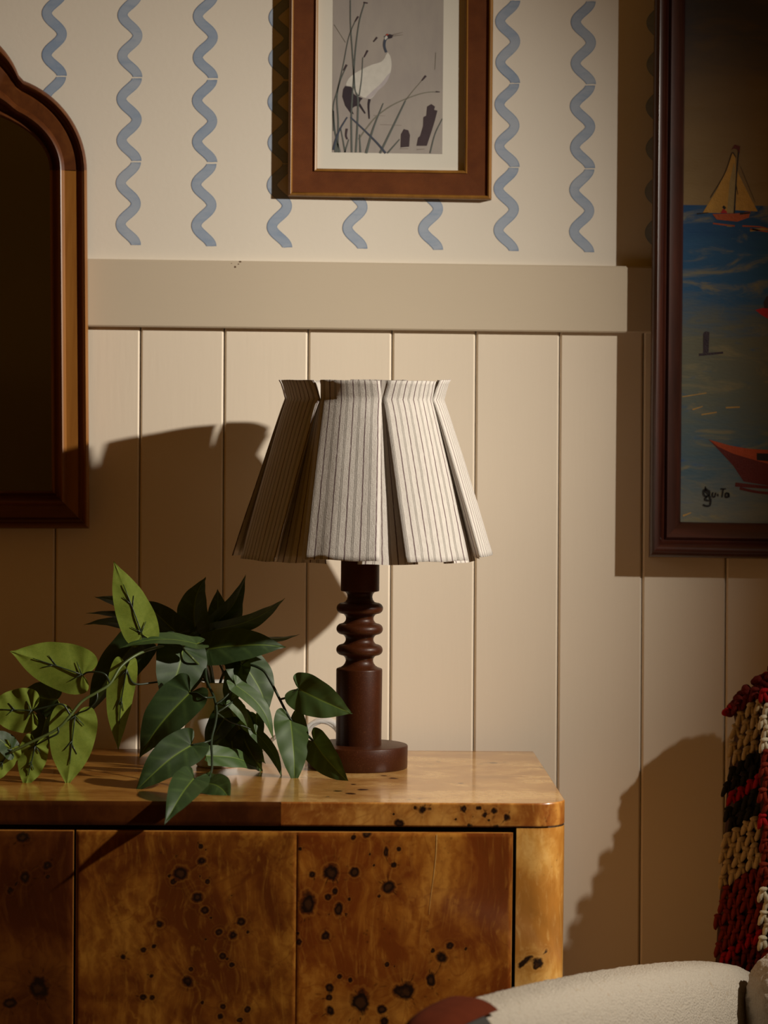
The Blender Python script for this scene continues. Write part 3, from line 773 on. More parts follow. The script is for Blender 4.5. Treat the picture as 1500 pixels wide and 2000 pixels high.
box('back_edge', XLB + 0.002, XRB - 0.0012, -OB - 0.001, -OB + 0.004, ZT - TH, ZT, M['carcass'], sb)

# ------------------------------------------------------------------ table lamp
OL = 0.22
LC = P(700.5, 1440, OL); SC = (4 - OL) / F
zl = lambda py: P(702, py, OL).z
lamp = thing('table_lamp', 'turned dark wooden table lamp with a pleated striped fabric shade', 'lamp', (LC.x, -OL, ZT))


def mat_lamp():
    k = NT('dark_turned_wood'); v = k.pos()
    n = k.noise(v, 30, 4); sp_ = k.noise(v, 900, 2)
    c = k.mix(n, (0.024, 0.0050, 0.0012), (0.052, 0.0125, 0.0024))
    c = k.mix(k.math('MULTIPLY', k.smooth(sp_, 0.58, 0.72), 0.5), c, (0.125, 0.040, 0.013))
    return k.fin(c, k.math('ADD', 0.34, k.math('MULTIPLY', sp_, 0.16)), k.bump(sp_, 0.14, 0.0004), 0.22, 0.02)


M['lampwood'] = mat_lamp()
z0 = ZT
DH = 0.0295
px2 = lambda r: r * SC
base_prof = [(px2(96.5), z0), (px2(98), z0 + 0.0012), (px2(98.4), z0 + DH - 0.0016), (px2(97.3), z0 + DH - 0.0003), (px2(95.8), z0 + DH)]
bd_ = mesh('base_disc', *lathe([(0.001, z0)] + base_prof + [(0.001, z0 + DH)], P(698.3, 1480, OL).x, -OL, 72), M['lampwood'], lamp, True)
bd_.data.set_sharp_from_angle(angle=math.radians(55))
def beads(yc, rn, last=False):
    """one rounded ring and the cove above it, bottom to top"""
    out = [(px2(35.2 + 10.4 * math.cos(a)), zl(yc - 10.3 * math.sin(a))) for a in [-PI / 2 + PI * i / 12 for i in range(13)]]
    out += [(px2(35.2 - (35.2 - rn) * math.sin(PI * i / 10) ** 0.6), zl(yc - 10.3 - 20.2 * i / 10)) for i in range(1, 10)] if not last else []
    return out


col = [(0.001, z0 + DH), (px2(44.6), z0 + DH), (px2(44.8), zl(1400)), (px2(45.2), zl(1308.5)), (px2(44.6), zl(1306.3)), (px2(43.4), zl(1305.3))]
col += [(px2(37), zl(1303.2)), (px2(32), zl(1300)), (px2(28.5), zl(1295.5)), (px2(26.8), zl(1290.5)), (px2(27.5), zl(1285.5)), (px2(30.5), zl(1281.5))]
col += beads(1269, 27.2) + beads(1228.3, 27.0) + beads(1187.8, 27, True)
col += [(px2(29), zl(1175.5)), (px2(25.6), zl(1171)), (px2(24.4), zl(1165.5)), (px2(25.5), zl(1160)), (px2(29), zl(1156)), (px2(35), zl(1154.6)), (px2(37.2), zl(1154)), (px2(37.8), zl(1152.6)), (px2(37.6), zl(1060)), (px2(37), zl(1000)), (0.001, zl(1000))]
cm = mesh('turned_column', *lathe(col, LC.x, -OL, 72), M['lampwood'], lamp, True)
cm.data.set_sharp_from_angle(angle=math.radians(50))


def mat_fabric(dark=1.0):
    k = NT('striped_linen'); uv = k.n('ShaderNodeUVMap').outputs[0]
    s = k.n('ShaderNodeSeparateXYZ', {'Vector': uv})
    wob = k.math('MULTIPLY', k.math('SUBTRACT', k.noise(k.scale(uv, (40, 60, 1)), 1.0, 3), 0.5), 0.0014)
    u = k.math('ADD', s.outputs[0], wob); per = 0.01705
    fr = k.math('FRACT', k.math('DIVIDE', u, per))
    band = lambda c, h: k.smooth(k.math('ABSOLUTE', k.math('SUBTRACT', fr, c)), h * 1.35, h * 0.65)
    slub = k.noise(k.scale(uv, (300, 90, 1)), 1.0, 4); fib = k.noise(k.scale(uv, (2200, 260, 1)), 1.0, 2); fib2 = k.noise(k.scale(uv, (260, 2200, 1)), 1.0, 2)
    dots = k.math('SINE', k.math('MULTIPLY', s.outputs[1], 2 * PI / 0.0012))
    base = k.mix(slub, (0.58, 0.53, 0.475), (0.83, 0.785, 0.73))
    base = k.mix(k.math('MULTIPLY', k.math('ADD', fib, fib2), 0.20), base, (0.52, 0.45, 0.38))
    d1 = k.math('MULTIPLY', band(0.25, 0.044), k.smooth(slub, 0.1, 0.5))
    g1 = k.math('ADD', band(0.68, 0.026), band(0.80, 0.026))
    g0 = band(0.745, 0.085)
    c = k.mix(k.math('MULTIPLY', g0, 0.30), base, (0.30, 0.26, 0.22))
    c = k.mix(k.math('MULTIPLY', g1, k.math('ADD', 0.50, k.math('MULTIPLY', dots, 0.28))), c, (0.085, 0.072, 0.065))
    c = k.mix(k.math('MULTIPLY', d1, 0.9), c, (0.115, 0.06, 0.068))
    h = k.math('ADD', fib, k.math('ADD', fib2, k.math('MULTIPLY', slub, 0.8)))
    nm = k.bump(h, 0.55, 0.0009)
    k.fin(c, 0.9, nm, 0.15)
    tr = k.n('ShaderNodeBsdfTranslucent', {'Color': c, 'Normal': nm})
    mx_ = k.n('ShaderNodeMixShader', {0: 0.16, 1: k.b.outputs[0], 2: tr.outputs[0]})
    k.t.links.new(mx_.outputs[0], k.out.inputs[0])
    return k.m


M['linen'] = mat_fabric()
SX, SY = P(711, 900, OL).x, -OL
YT, YW, YB = 744.0, 779.5, 1084.0
r_top, r_w, r_b = 168.0, 155.5, 248.0
shade = mesh('lamp_shade', *lathe([(px2(150), zl(YW + 2)), (px2(152), zl(YW + 2)), (px2(222), zl(1080)), (px2(220), zl(1080))], SX, SY, 48), M['linen'], lamp, True, uv=[(0.0, 0.0)] * (48 * 4))
NP = 8; PITCHA = 2 * PI / NP
seedp = [random.random() * 100 for _ in range(NP)]
# angle 0 faces the camera, positive to the right
pol = lambda th, r, z: Vector((SX + r * math.sin(th), SY - r * math.cos(th), z))
rows_ = [('r', i / 5) for i in range(6)] + [('s', i / 30) for i in range(1, 31)]
hem = [0.0, -3, 4, 3, -2, 2, 4, -3]
halfb = [0.292, 0.285, 0.29, 0.30, 0.28, 0.29, 0.30, 0.21]
for p in range(NP):
    thc = math.radians(11 + 22.5 + 45 * p)
    sd = seedp[p]
    hb = math.radians(16.6) * (0.96 + 0.08 * random.random())
    if p == 6: hb = math.radians(14.5)
    V, UV = [], []
    us = [-1.55, -1.3, -1.12, -1.03] + [-1 + 2 * i / 14 for i in range(15)] + [1.03, 1.12, 1.3, 1.55]
    for kind, t in rows_:
        for u in us:
            if kind == 'r':
                y = YT + (YW - YT) * t + 1.3 * noise.noise(Vector((u * 1.5, sd, 0))) * (1 - t) - (3.0 if p in (1, 3) else 0) * (1 - t)
                R = r_top + (r_w - r_top) * t ** 0.8; hw = math.radians(22.45) * (1 - 0.105 * (1 - t)); dep = 2.0 + 5 * (1 - t)
                vlen = -(1 - t) * 0.024
            else:
                R = r_w + (r_b - r_w) * (t ** 0.93); hw = math.radians(22.45) + (hb - math.radians(22.45)) * min(1.0, t * 1.02) ** 0.62
                y = YW + (YB + hem[p] - YW) * t; dep = 1.5 + 21 * t ** 0.8
                y += t * 3.0 * noise.noise(Vector((u * 1.2, sd, 5)))
                vlen = t * 0.212
            cu = max(-1, min(1, u)); ex = abs(u) - 1
            wr = (1.5 * noise.noise(Vector((cu * 1.6, t * 3.5, sd))) + 0.5 * noise.noise(Vector((cu * 5, t * 9, sd + 9)))) * (0.25 + 0.75 * t if kind == 's' else 0.6)
            wr += 2.2 * noise.noise(Vector((cu * 2.4, t * 1.1, sd + 40))) * (min(1, t * 3) if kind == 's' else 0.3)
            bow = (3.0 * t if kind == 's' else 0) * (1 - cu * cu)
            rr = R + wr + bow
            th = thc + hw * cu
            lift = (6.0 * t if kind == 's' else 0) * (1.5 if cu > 0 else 0.6)
            rr += lift * abs(cu) ** 3
            if ex > 0:
                e = min(1, ex / 0.5)
                rr -= dep * min(1.0, e * 1.4) ** 0.8
                th = thc + math.copysign(hw - math.radians(5.0) * e * (t if kind == 's' else 0.15), cu)
            V.append(pol(th, px2(rr), zl(y)))
            UV.append((u * 0.0435 + 0.0023 * p, vlen))
    ob = mesh('shade_pleat', V, gridfaces(len(rows_), len(us), flip=True), M['linen'], lamp, True, uv=UV)
    m_ = ob.modifiers.new('thick', 'SOLIDIFY'); m_.thickness = 0.0009; m_.offset = -1
    # the fold that lies behind the opening to the right of this panel
    thp = math.radians(11 + 45 * (p + 1)); V, UV = [], []
    nu = 13
    for i in range(31):
        t = i / 30
        for j in range(nu):
            u = -1 + 2 * j / (nu - 1)
            R = r_w + (r_b - r_w) * (t ** 0.93) - (1.5 + 19 * t ** 0.8) + 1.5 * noise.noise(Vector((u * 2, t * 4, sd + 30))) * t
            hw = math.radians(2.5) + math.radians(12.5) * t ** 0.6
            y = YW + (YB + 6 + 3 * noise.noise(Vector((u, sd, 2))) - YW) * t
            V.append(pol(thp + hw * u, px2(R), zl(y))); UV.append((u * 0.032 + 0.004 * p, t * 0.212))
    ob = mesh('pleat_fold', V, gridfaces(31, nu, flip=True), M['linen'], lamp, True, uv=UV)
# wire ring and socket that carry the shade
M['wire'] = mat_plain('brass_wire', (0.32, 0.22, 0.09), 0.35, 0.1)
ring = [Vector((SX + px2(149) * math.cos(a), SY + px2(149) * math.sin(a), zl(YW + 3))) for a in [2 * PI * i / 40 for i in range(41)]]
spokes = [tube([Vector((LC.x, SY, zl(YW + 3))), Vector((SX + px2(149) * math.cos(a), SY + px2(149) * math.sin(a), zl(YW + 3)))], 0.0014, 6) for a in (0.3, 0.3 + 2 * PI / 3, 0.3 + 4 * PI / 3)]
mesh('shade_ring', *join([tube(ring, 0.0014, 6)] + spokes), M['wire'], lamp)
mesh('lamp_socket', *lathe([(0.016, zl(1000)), (0.016, zl(930)), (0.011, zl(920)), (0.006, zl(915)), (0.004, zl(YW + 3))], LC.x, SY, 24), M['wire'], lamp)

# coil of clear flex behind the lamp
M['clear'] = None
k = NT('clear_plastic'); k.fin((0.96, 0.95, 0.93), 0.06, None, 0.5); k.set(k.b.inputs['Transmission Weight'], 0.62); k.set(k.b.inputs['IOR'], 1.42)
k.set(k.b.inputs['Base Color'], k.mix(k.noise(k.obj(), 80, 2), (0.92, 0.91, 0.89), (0.98, 0.97, 0.96))); M['clear'] = k.m
cc = P(630, 1449, 0.128)
pts = []
for i in range(120):
    a = 2 * PI * i / 26; rr = 0.0225 + 0.0022 * math.sin(i * 0.37)
    pts.append(cc + Vector((rr * 1.05 * math.cos(a), 0.012 - i * 0.0002 + 0.004 * math.sin(a * 0.5), rr * math.sin(a))))
pts += catmull([pts[-1], cc + Vector((-0.03, 0.004, -0.004)), cc + Vector((-0.055, 0.008, 0.004)), cc + Vector((-0.085, 0.010, -0.023))], 8)[1:]
zmin = min(p.z for p in pts) - 0.0021
pts = [p - Vector((0, 0, zmin - ZT)) if abs(zmin - ZT) < 0.03 else p for p in pts]
tag(mesh('cord_coil', *tube(pts, 0.0027, 10), M['clear'], None, True, origin=(cc.x, cc.y, ZT)), 'coil of clear plastic cord standing behind the lamp base', 'cord')

# ------------------------------------------------------------------ white vase
OV = 0.215
VC = P(424, 1440, OV); zv = lambda y: P(424, y, OV).z; SV = (4 - OV) / F
k = NT('white_glaze'); v = k.obj()
k.fin(k.mix(k.noise(v, 20, 3), (0.80, 0.785, 0.75), (0.86, 0.85, 0.82)), 0.22, None, 0.5, 0.3, 0.1); M['glaze'] = k.m
prof = [(0.5, 1500.5), (38, 1500.5), (41, 1497), (40, 1491), (46, 1480), (56, 1464), (63, 1447), (65, 1430), (60, 1410), (47, 1388), (35, 1370), (29, 1356), (28.5, 1350), (32, 1343), (37, 1337.5), (38.5, 1335.5), (37, 1335), (33, 1338), (27, 1346), (25.5, 1352), (30, 1366), (44, 1390), (55, 1412), (60, 1432), (50, 1464), (36, 1484), (0.5, 1487)]
zb_ = zv(1500.5)
tag(mesh('white_vase', *lathe([(r * SV, ZT + zv(y) - zb_) for r, y in prof], VC.x, -OV, 56), M['glaze'], None, True, origin=(VC.x, -OV, ZT)), 'white glazed vase with flared rim, half hidden by green leaves', 'vase')


# ------------------------------------------------------------------ trailing plant
def mat_leaf():
    k = NT('leaf_fabric'); v = k.pos()
    back = k.n('ShaderNodeNewGeometry').outputs['Backfacing']
    rib = k.attr('rib'); lat = k.attr('lat'); tone = k.attr('tone')
    n = k.noise(v, 240, 4, 0.6); n2 = k.noise(v, 1500, 2)
    top = k.mix(tone, (0.010, 0.024, 0.006), (0.048, 0.088, 0.022))  # tone also carries painted shade: dark on shadowed leaves, pale on lit ones
    top = k.mix(k.math('MULTIPLY', n, 0.3), top, (0.060, 0.10, 0.035))
    top = k.mix(k.math('MULTIPLY', lat, 0.22), top, (0.12, 0.20, 0.05))
    top = k.mix(k.math('MULTIPLY', rib, 0.75), top, (0.20, 0.29, 0.035))
    und = k.mix(n, (0.085, 0.125, 0.006), (0.165, 0.205, 0.018))
    und = k.mix(k.math('MULTIPLY', lat, 0.25), und, (0.24, 0.28, 0.05))
    und = k.mix(k.math('MULTIPLY', k.smooth(n2, 0.5, 0.8), 0.35), und, (0.26, 0.29, 0.07))
    c = k.mix(back, top, und)
    nm = k.bump(n2, 0.15, 0.0005)
    k.fin(c, k.math('ADD', 0.48, k.math('MULTIPLY', back, 0.3)), nm, 0.28)
    tr = k.n('ShaderNodeBsdfTranslucent', {'Color': k.mix(0.5, c, (0.25, 0.36, 0.02))})
    mx_ = k.n('ShaderNodeMixShader', {0: 0.10, 1: k.b.outputs[0], 2: tr.outputs[0]})
    k.t.links.new(mx_.outputs[0], k.out.inputs[0]); return k.m


M['leaf'] = mat_leaf()
M['stem'] = mat_plain('plant_stem', (0.075, 0.105, 0.028), 0.4, 0.3, 90, 0.1)
M['stem_dark'] = mat_plain('plant_stem_dark', (0.018, 0.030, 0.014), 0.4, 0.3, 90, 0.1)
plant = thing('trailing_plant', 'trailing plant with heart-shaped green leaves spilling from the white vase', 'plant', (VC.x, -OV, zv(1350)))


HALF = catmull([Vector(p + (0,)) for p in ((0.0, 0.015), (-0.055, 0.12), (-0.115, 0.32), (-0.135, 0.56), (-0.09, 0.80), (0.03, 0.96), (0.19, 1.0), (0.37, 0.93), (0.54, 0.80), (0.69, 0.59), (0.81, 0.36), (0.905, 0.16), (0.965, 0.055), (1.0, 0.004))], 4)


def leaf(base, tip, wpx, tilt=0, under=False, arch=0.08, fold=0.12, curl=0.0, lobe=0.17, rip=0.03, tone=0.5, twist=0.0, bend=0.0):
    """a heart-shaped leaf between the end of its stalk and its tip"""
    B, T = P(*base), P(*tip); a = T - B; L = a.length; ah = a.normalized()
    mid = (B + T) / 2; c = (CAM - mid).normalized()
    n = (c - ah * c.dot(ah)).normalized()
    dm = 4 - (base[2] + tip[2]) / 2
    tl = math.radians(tilt)
    hw = wpx / 2 * dm / F / max(0.35, math.cos(tl))
    sgn = -1 if under else 1
    nu, vv = len(HALF), [-1, -0.86, -0.7, -0.52, -0.36, -0.22, -0.1, -0.03, 0, 0.03, 0.1, 0.22, 0.36, 0.52, 0.7, 0.86, 1]
    V, rib, lat, tn = [], [], [], []
    ph = random.random() * 6
    asym = random.uniform(-0.07, 0.07)
    for i, hp in enumerate(HALF):
        for q_ in vv:
            aq = abs(q_)
            xo = hp.x * (lobe / 0.17 if hp.x < 0 else 1.0); xm = max(0.0, xo - 0.22 * hp.y)
            x = xm + (xo - xm) * aq; y = aq * hp.y * (1 + math.copysign(asym, q_) * (1 - x))
            R_ = Matrix.Rotation(tl + math.radians(twist) * (x - 0.4), 3, ah)
            nn = R_ @ n; bb = nn.cross(ah) * -1; N = nn * sgn
            xc = max(0.0, min(1.0, x))
            h = arch * L * math.sin(PI * xc) - curl * L * xc * xc + fold * hw * (1.5 * y - 0.75 * y * y)
            h += rip * hw * math.sin(i * 0.80 + ph) * aq * (1 - 0.6 * xc)
            h += 0.05 * hw * noise.noise(Vector((x * 3 + ph, q_ * 1.5, ph)))
            V.append(B + a * x + bb * (math.copysign(y, q_) * hw + bend * L * math.sin(PI * xc)) + N * h)
            rib.append(max(0.0, 1 - aq * max(hp.y, 0.25) / 0.035) * (1 - 0.5 * xc))
            lat.append((1.0 if i % 6 == 3 else 0.0) * min(1, aq * 4) * (1 - aq * 0.8))
            tn.append(min(1, max(0, tone + 0.12 * noise.noise(Vector((x * 3, q_ * 2, ph))))))
    ob = mesh('leaf', V, gridfaces(nu, len(vv), flip=under), M['leaf'], plant, True, {'rib': rib, 'lat': lat, 'tone': tn})
    if under:                                    # raised plastic ribs on the underside
        R0 = Matrix.Rotation(tl, 3, ah); n0 = R0 @ n; b0 = n0.cross(ah) * -1
        def at(x, y): return B + a * x + b0 * (y * hw + bend * L * math.sin(PI * x)) - n0 * (arch * L * math.sin(PI * x) + fold * hw * (1.5 * abs(y) - 0.75 * y * y) - 0.0012)
        tubes = [tube([at(0.0, 0), at(0.15, 0), at(0.35, 0), at(0.55, 0), at(0.68, 0)], 0.00095, 5, 0.5)]
        for x0_, x1_, y1_ in ((0.02, 0.13, 0.42), (0.02, 0.13, -0.42), (0.36, 0.50, 0.30), (0.40, 0.53, -0.26)):
            tubes.append(tube([at(x0_, 0), at((x0_ + x1_) / 2, y1_ * 0.5), at(x1_, y1_)], 0.0008, 5, 0.5))
        mesh('vein', *join(tubes), M['stem_dark'], ob)
    return ob


def stem(pts, r=0.0016, mat='stem', taper=0.8):
    return mesh('stem', *tube(catmull([P(*p) for p in pts], 6), r, 8, taper), M[mat], plant)


LV = [
    # left arm, undersides towards the camera
    dict(base=(162, 1318, .362), tip=(19, 1272, .385), wpx=96, under=True, tilt=-8, arch=0.05),
    dict(base=(277, 1238, .33), tip=(222, 1096, .32), wpx=74, under=True, tilt=12, arch=0.06, bend=0.02),
    dict(base=(63, 1388, .385), tip=(-32, 1383, .39), wpx=88, under=True, tilt=5, rip=0.10),
    dict(base=(147, 1396, .372), tip=(131, 1538, .392), wpx=94, under=True, tilt=-5, arch=0.04, rip=0.05),
    dict(base=(69, 1456, .382), tip=(48, 1541, .396), wpx=58, under=True, tilt=6, rip=0.14, arch=0.08, lobe=0.3),
    dict(base=(247, 1306, .345), tip=(231, 1467, .335), wpx=56, under=True, tilt=-20, arch=0.08, fold=0.3),
    dict(base=(22, 1462, .39), tip=(-18, 1534, .40), wpx=52, under=True, tilt=-22, rip=0.1, tone=0.4),
    dict(base=(24, 1466, .385), tip=(-26, 1428, .40), wpx=42, tilt=30, tone=0.2),
    dict(base=(112, 1366, .34), tip=(40, 1352, .33), wpx=72, tilt=-35, tone=0.1),
    dict(base=(90, 1405, .34), tip=(78, 1512, .34), wpx=42, tilt=40, tone=0.05),
    dict(base=(272, 1248, .30), tip=(172, 1400, .30), wpx=66, tilt=38, tone=0.05, fold=0.2),
    dict(base=(288, 1262, .29), tip=(236, 1345, .28), wpx=50, tilt=30, tone=0.05),
    # top of the bunch, shadow of the shade painted into the dark tones
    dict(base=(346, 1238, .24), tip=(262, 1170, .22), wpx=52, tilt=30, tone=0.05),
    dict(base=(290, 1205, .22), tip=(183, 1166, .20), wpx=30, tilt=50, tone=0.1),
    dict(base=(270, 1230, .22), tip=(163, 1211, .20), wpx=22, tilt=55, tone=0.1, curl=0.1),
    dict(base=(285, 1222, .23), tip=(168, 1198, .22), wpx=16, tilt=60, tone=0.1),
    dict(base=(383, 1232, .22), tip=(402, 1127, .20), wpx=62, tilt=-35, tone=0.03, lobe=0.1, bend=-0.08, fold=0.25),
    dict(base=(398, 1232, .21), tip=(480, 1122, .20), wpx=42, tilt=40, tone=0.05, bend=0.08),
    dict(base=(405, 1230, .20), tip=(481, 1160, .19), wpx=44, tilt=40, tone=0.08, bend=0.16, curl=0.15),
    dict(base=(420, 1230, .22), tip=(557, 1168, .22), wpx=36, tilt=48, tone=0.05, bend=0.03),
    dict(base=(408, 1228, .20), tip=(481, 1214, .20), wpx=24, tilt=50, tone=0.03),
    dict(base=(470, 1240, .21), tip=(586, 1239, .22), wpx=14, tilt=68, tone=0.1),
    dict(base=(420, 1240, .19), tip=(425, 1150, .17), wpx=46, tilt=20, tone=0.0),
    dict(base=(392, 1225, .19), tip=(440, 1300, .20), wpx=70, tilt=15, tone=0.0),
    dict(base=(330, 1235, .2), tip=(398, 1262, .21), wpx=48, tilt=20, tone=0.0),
    dict(base=(408, 1268, .262), tip=(559, 1264, .262), wpx=70, tilt=-25, tone=0.05, arch=0.10, rip=0.02),
    dict(base=(384, 1258, .31), tip=(234, 1266, .34), wpx=26, tilt=62, tone=0.55, arch=0.10),
    # front cluster, light and shade painted into the tones
    dict(base=(357, 1266, .285), tip=(317, 1386, .31), wpx=104, tilt=-18, tone=0.15, arch=0.14, lobe=0.22),
    dict(base=(371, 1353, .335), tip=(272, 1481, .35), wpx=88, tilt=22, tone=0.06, arch=0.12, lobe=0.2, fold=0.22),
    dict(base=(374, 1455, .40), tip=(262, 1549, .444), wpx=78, tilt=18, tone=0.08, arch=0.12, lobe=0.2),
    dict(base=(379, 1521, .49), tip=(321, 1611, .585), wpx=68, tilt=12, tone=0.25, arch=0.10, fold=0.25),
    dict(base=(402, 1530, .47), tip=(450, 1566, .500), wpx=54, tilt=-20, tone=0.45, bend=-0.12, lobe=0.3),
    dict(base=(472, 1300, .27), tip=(449, 1398, .28), wpx=44, tilt=40, tone=0.04),
    dict(base=(470, 1292, .255), tip=(522, 1398, .26), wpx=76, tilt=-30, tone=0.3, lobe=0.2, bend=-0.05),
    dict(base=(460, 1338, .33), tip=(534, 1446, .33), wpx=32, tilt=-38, tone=0.75, bend=-0.08, arch=0.10),
    dict(base=(452, 1368, .335), tip=(484, 1422, .33), wpx=26, tilt=-25, tone=0.95, bend=-0.05, lobe=0.1),
    dict(base=(498, 1430, .30), tip=(551, 1521, .308), wpx=25, tilt=-30, tone=0.7, bend=-0.05),
    dict(base=(452, 1384, .29), tip=(514, 1509, .262), wpx=62, tilt=40, tone=0.0, bend=-0.03),
    dict(base=(458, 1382, .28), tip=(402, 1480, .285), wpx=52, tilt=40, tone=0.0, bend=0.02),
    dict(base=(452, 1388, .275), tip=(462, 1496, .272), wpx=66, tilt=35, tone=0.0),
    dict(base=(470, 1400, .26), tip=(519, 1492, .262), wpx=50, tilt=40, tone=0.0),
    dict(base=(500, 1395, .27), tip=(512, 1446, .27), wpx=34, tilt=40, tone=0.0),
    dict(base=(402, 1476, .34), tip=(512, 1509, .268), wpx=36, tilt=-40, tone=0.8, arch=0.12, rip=0.08, lobe=0.05),
    # right arm
    dict(base=(583, 1345, .30), tip=(689, 1394, .31), wpx=78, tilt=10, tone=0.62, arch=0.09, lobe=0.2, rip=0.05),
    dict(base=(567, 1405, .30), tip=(575, 1538, .335), wpx=66, tilt=-14, tone=0.62, arch=0.08, lobe=0.2, rip=0.04),
    dict(base=(613, 1448, .315), tip=(684, 1531, .355), wpx=62, tilt=22, tone=0.30, arch=0.08, lobe=0.2),
]
for d in LV: leaf(**d)
for pts, r, mt in (
    ([(418, 1352, .215), (405, 1290, .24), (370, 1262, .27), (320, 1262, .30), (275, 1275, .335), (238, 1300, .355), (215, 1335, .368), (190, 1352, .375), (160, 1370, .38), (135, 1400, .388), (110, 1425, .392), (60, 1450, .396), (18, 1470, .398)], .0020, 'stem'),
    ([(215, 1335, .368), (206, 1318, .372), (190, 1313, .37), (172, 1313, .365), (162, 1318, .362)], .0013, 'stem_dark'),
    ([(190, 1352, .375), (188, 1368, .378), (172, 1385, .376), (155, 1392, .373), (147, 1396, .372)], .0012, 'stem_dark'),
    ([(137, 1396, .388), (122, 1376, .388), (95, 1380, .386), (63, 1388, .385)], .0013, 'stem_dark'),
    ([(113, 1420, .392), (113, 1432, .393), (95, 1442, .392), (69, 1456, .382)], .0013, 'stem_dark'),
    ([(425, 1352, .215), (440, 1312, .25), (480, 1298, .27), (512, 1308, .28), (529, 1332, .285), (546, 1365, .292), (567, 1404, .30), (588, 1424, .30), (613, 1448, .314)], .0019, 'stem_dark'),
    ([(547, 1366, .292), (560, 1362, .295), (572, 1352, .298), (583, 1345, .30)], .0015, 'stem_dark'),
    ([(412, 1352, .22), (402, 1302, .27), (404, 1330, .31), (418, 1362, .335), (423, 1390, .35), (420, 1415, .365), (413, 1445, .385), (414, 1480, .42), (413, 1505, .45), (404, 1524, .48), (379, 1521, .49)], .0018, 'stem_dark'),
    ([(418, 1362, .335), (400, 1362, .35), (385, 1354, .34), (371, 1353, .335)], .0013, 'stem_dark'),
    ([(423, 1392, .35), (442, 1380, .345), (455, 1370, .335)], .0013, 'stem_dark'),
    ([(421, 1376, .345), (440, 1362, .34), (460, 1338, .33)], .0013, 'stem_dark'),
    ([(414, 1445, .385), (400, 1450, .395), (374, 1455, .40)], .0013, 'stem_dark'),
    ([(413, 1505, .45), (406, 1515, .462), (402, 1530, .47)], .0013, 'stem'),
    ([(408, 1352, .22), (398, 1312, .26), (380, 1290, .30), (362, 1272, .295), (357, 1266, .285)], .0018, 'stem'),
    ([(415, 1352, .215), (400, 1290, .215), (393, 1255, .205), (386, 1225, .205)], .0020, 'stem_dark'),
    ([(420, 1352, .215), (412, 1300, .23), (402, 1260, .24), (420, 1232, .22)], .0018, 'stem'),
    ([(410, 1352, .21), (392, 1310, .22), (360, 1262, .235), (346, 1238, .24), (290, 1215, .225)], .0016, 'stem_dark'),
    ([(404, 1330, .24), (360, 1325, .28), (300, 1333, .31), (262, 1335, .33), (247, 1308, .344)], .0014, 'stem_dark'),
    ([(430, 1352, .22), (445, 1330, .24), (455, 1310, .25), (470, 1292, .255)], .0015, 'stem'),
    ([(423, 1392, .35), (450, 1410, .32), (480, 1420, .305), (498, 1430, .30)], .0012, 'stem_dark'),
    ([(440, 1320, .25), (425, 1290, .26), (408, 1268, .262)], .0015, 'stem_dark'),
): stem(pts, r, mt)

# ------------------------------------------------------------------ armchair, throw and cloth
def mat_boucle():
    k = NT('cream_boucle'); v = k.pos()
    vo = k.n('ShaderNodeTexVoronoi', {'Vector': v, 'Scale': 330.0}).outputs['Distance']; n = k.noise(v, 420, 4, 0.65); sp_ = k.noise(v, 110, 3)
    c = k.mix(n, (0.33, 0.28, 0.22), (0.50, 0.445, 0.365))
    c = k.mix(k.math('MULTIPLY', k.smooth(sp_, 0.62, 0.70), 0.45), c, (0.33, 0.25, 0.16))
    return k.fin(c, 0.95, k.bump(k.math('ADD', k.math('MULTIPLY', vo, -0.6), n), 0.8, 0.0025), 0.1)


M['boucle'] = mat_boucle()
chair = thing('boucle_armchair', 'cream boucle armchair in the lower right corner, partly in front of the sideboard', 'armchair', (0.75, -0.62, 0.0))
A0, A1 = Vector((0.565, -0.265)), Vector((0.128, -0.99))
adir = (A1 - A0).normalized(); aside = Vector((adir.y, -adir.x))        # to the left of the arm
ALEN = (A1 - A0).length


def armpt(u, ph, grow=0.0, flat_=0.0):
    """u along the arm from the back to the front end, ph round its section"""
    e = (1 - abs(2 * u - 1) ** 7) ** 0.5 if 0 < u < 1 else 0.0
    ztop = 0.515 + 0.075 * u + 0.012 * math.sin(PI * u); zlow = 0.12
    hw = 0.068; hh = (ztop - zlow) / 2
    cs, sn = math.cos(ph), math.sin(ph)
    ex = 2 / 3.2
    x = math.copysign(abs(cs) ** ex, cs) * (hw * (0.45 + 0.55 * e) * (1 if e > 0 else 0) + grow)
    zz = math.copysign(abs(sn) ** ex, sn) * (hh * (0.86 + 0.14 * e) * (1 if e > 0 else 0) + grow)
    c2 = A0 + adir * (ALEN * u + (grow if u > 0.5 else -grow)) + aside * x
    return Vector((c2.x, c2.y, (ztop + zlow) / 2 + zz))


def armmesh(name, u0, u1, nu, p0, p1, np_, mat, parent, grow=0.0, jit=0.0, closed=True, ufix=None):
    V = []
    for i in range(nu):
        u = u0 + (u1 - u0) * i / (nu - 1)
        for j in range(np_):
            ph = p0 + (p1 - p0) * j / (np_ if closed else np_ - 1)
            p = armpt(u, ph, grow(u, ph) if callable(grow) else grow)
            if jit: p = p + Vector((noise.noise(p * 320), noise.noise(p * 320 + Vector((9, 0, 0))), noise.noise(p * 320 + Vector((0, 9, 0))))) * jit
            V.append(p)
    return mesh(name, V, gridfaces(nu, np_, closed), mat, parent, True, recalc=True)


armmesh('arm', 0.0, 1.0, 190, 0, 2 * PI, 110, M['boucle'], chair, 0.0, 0.0016)


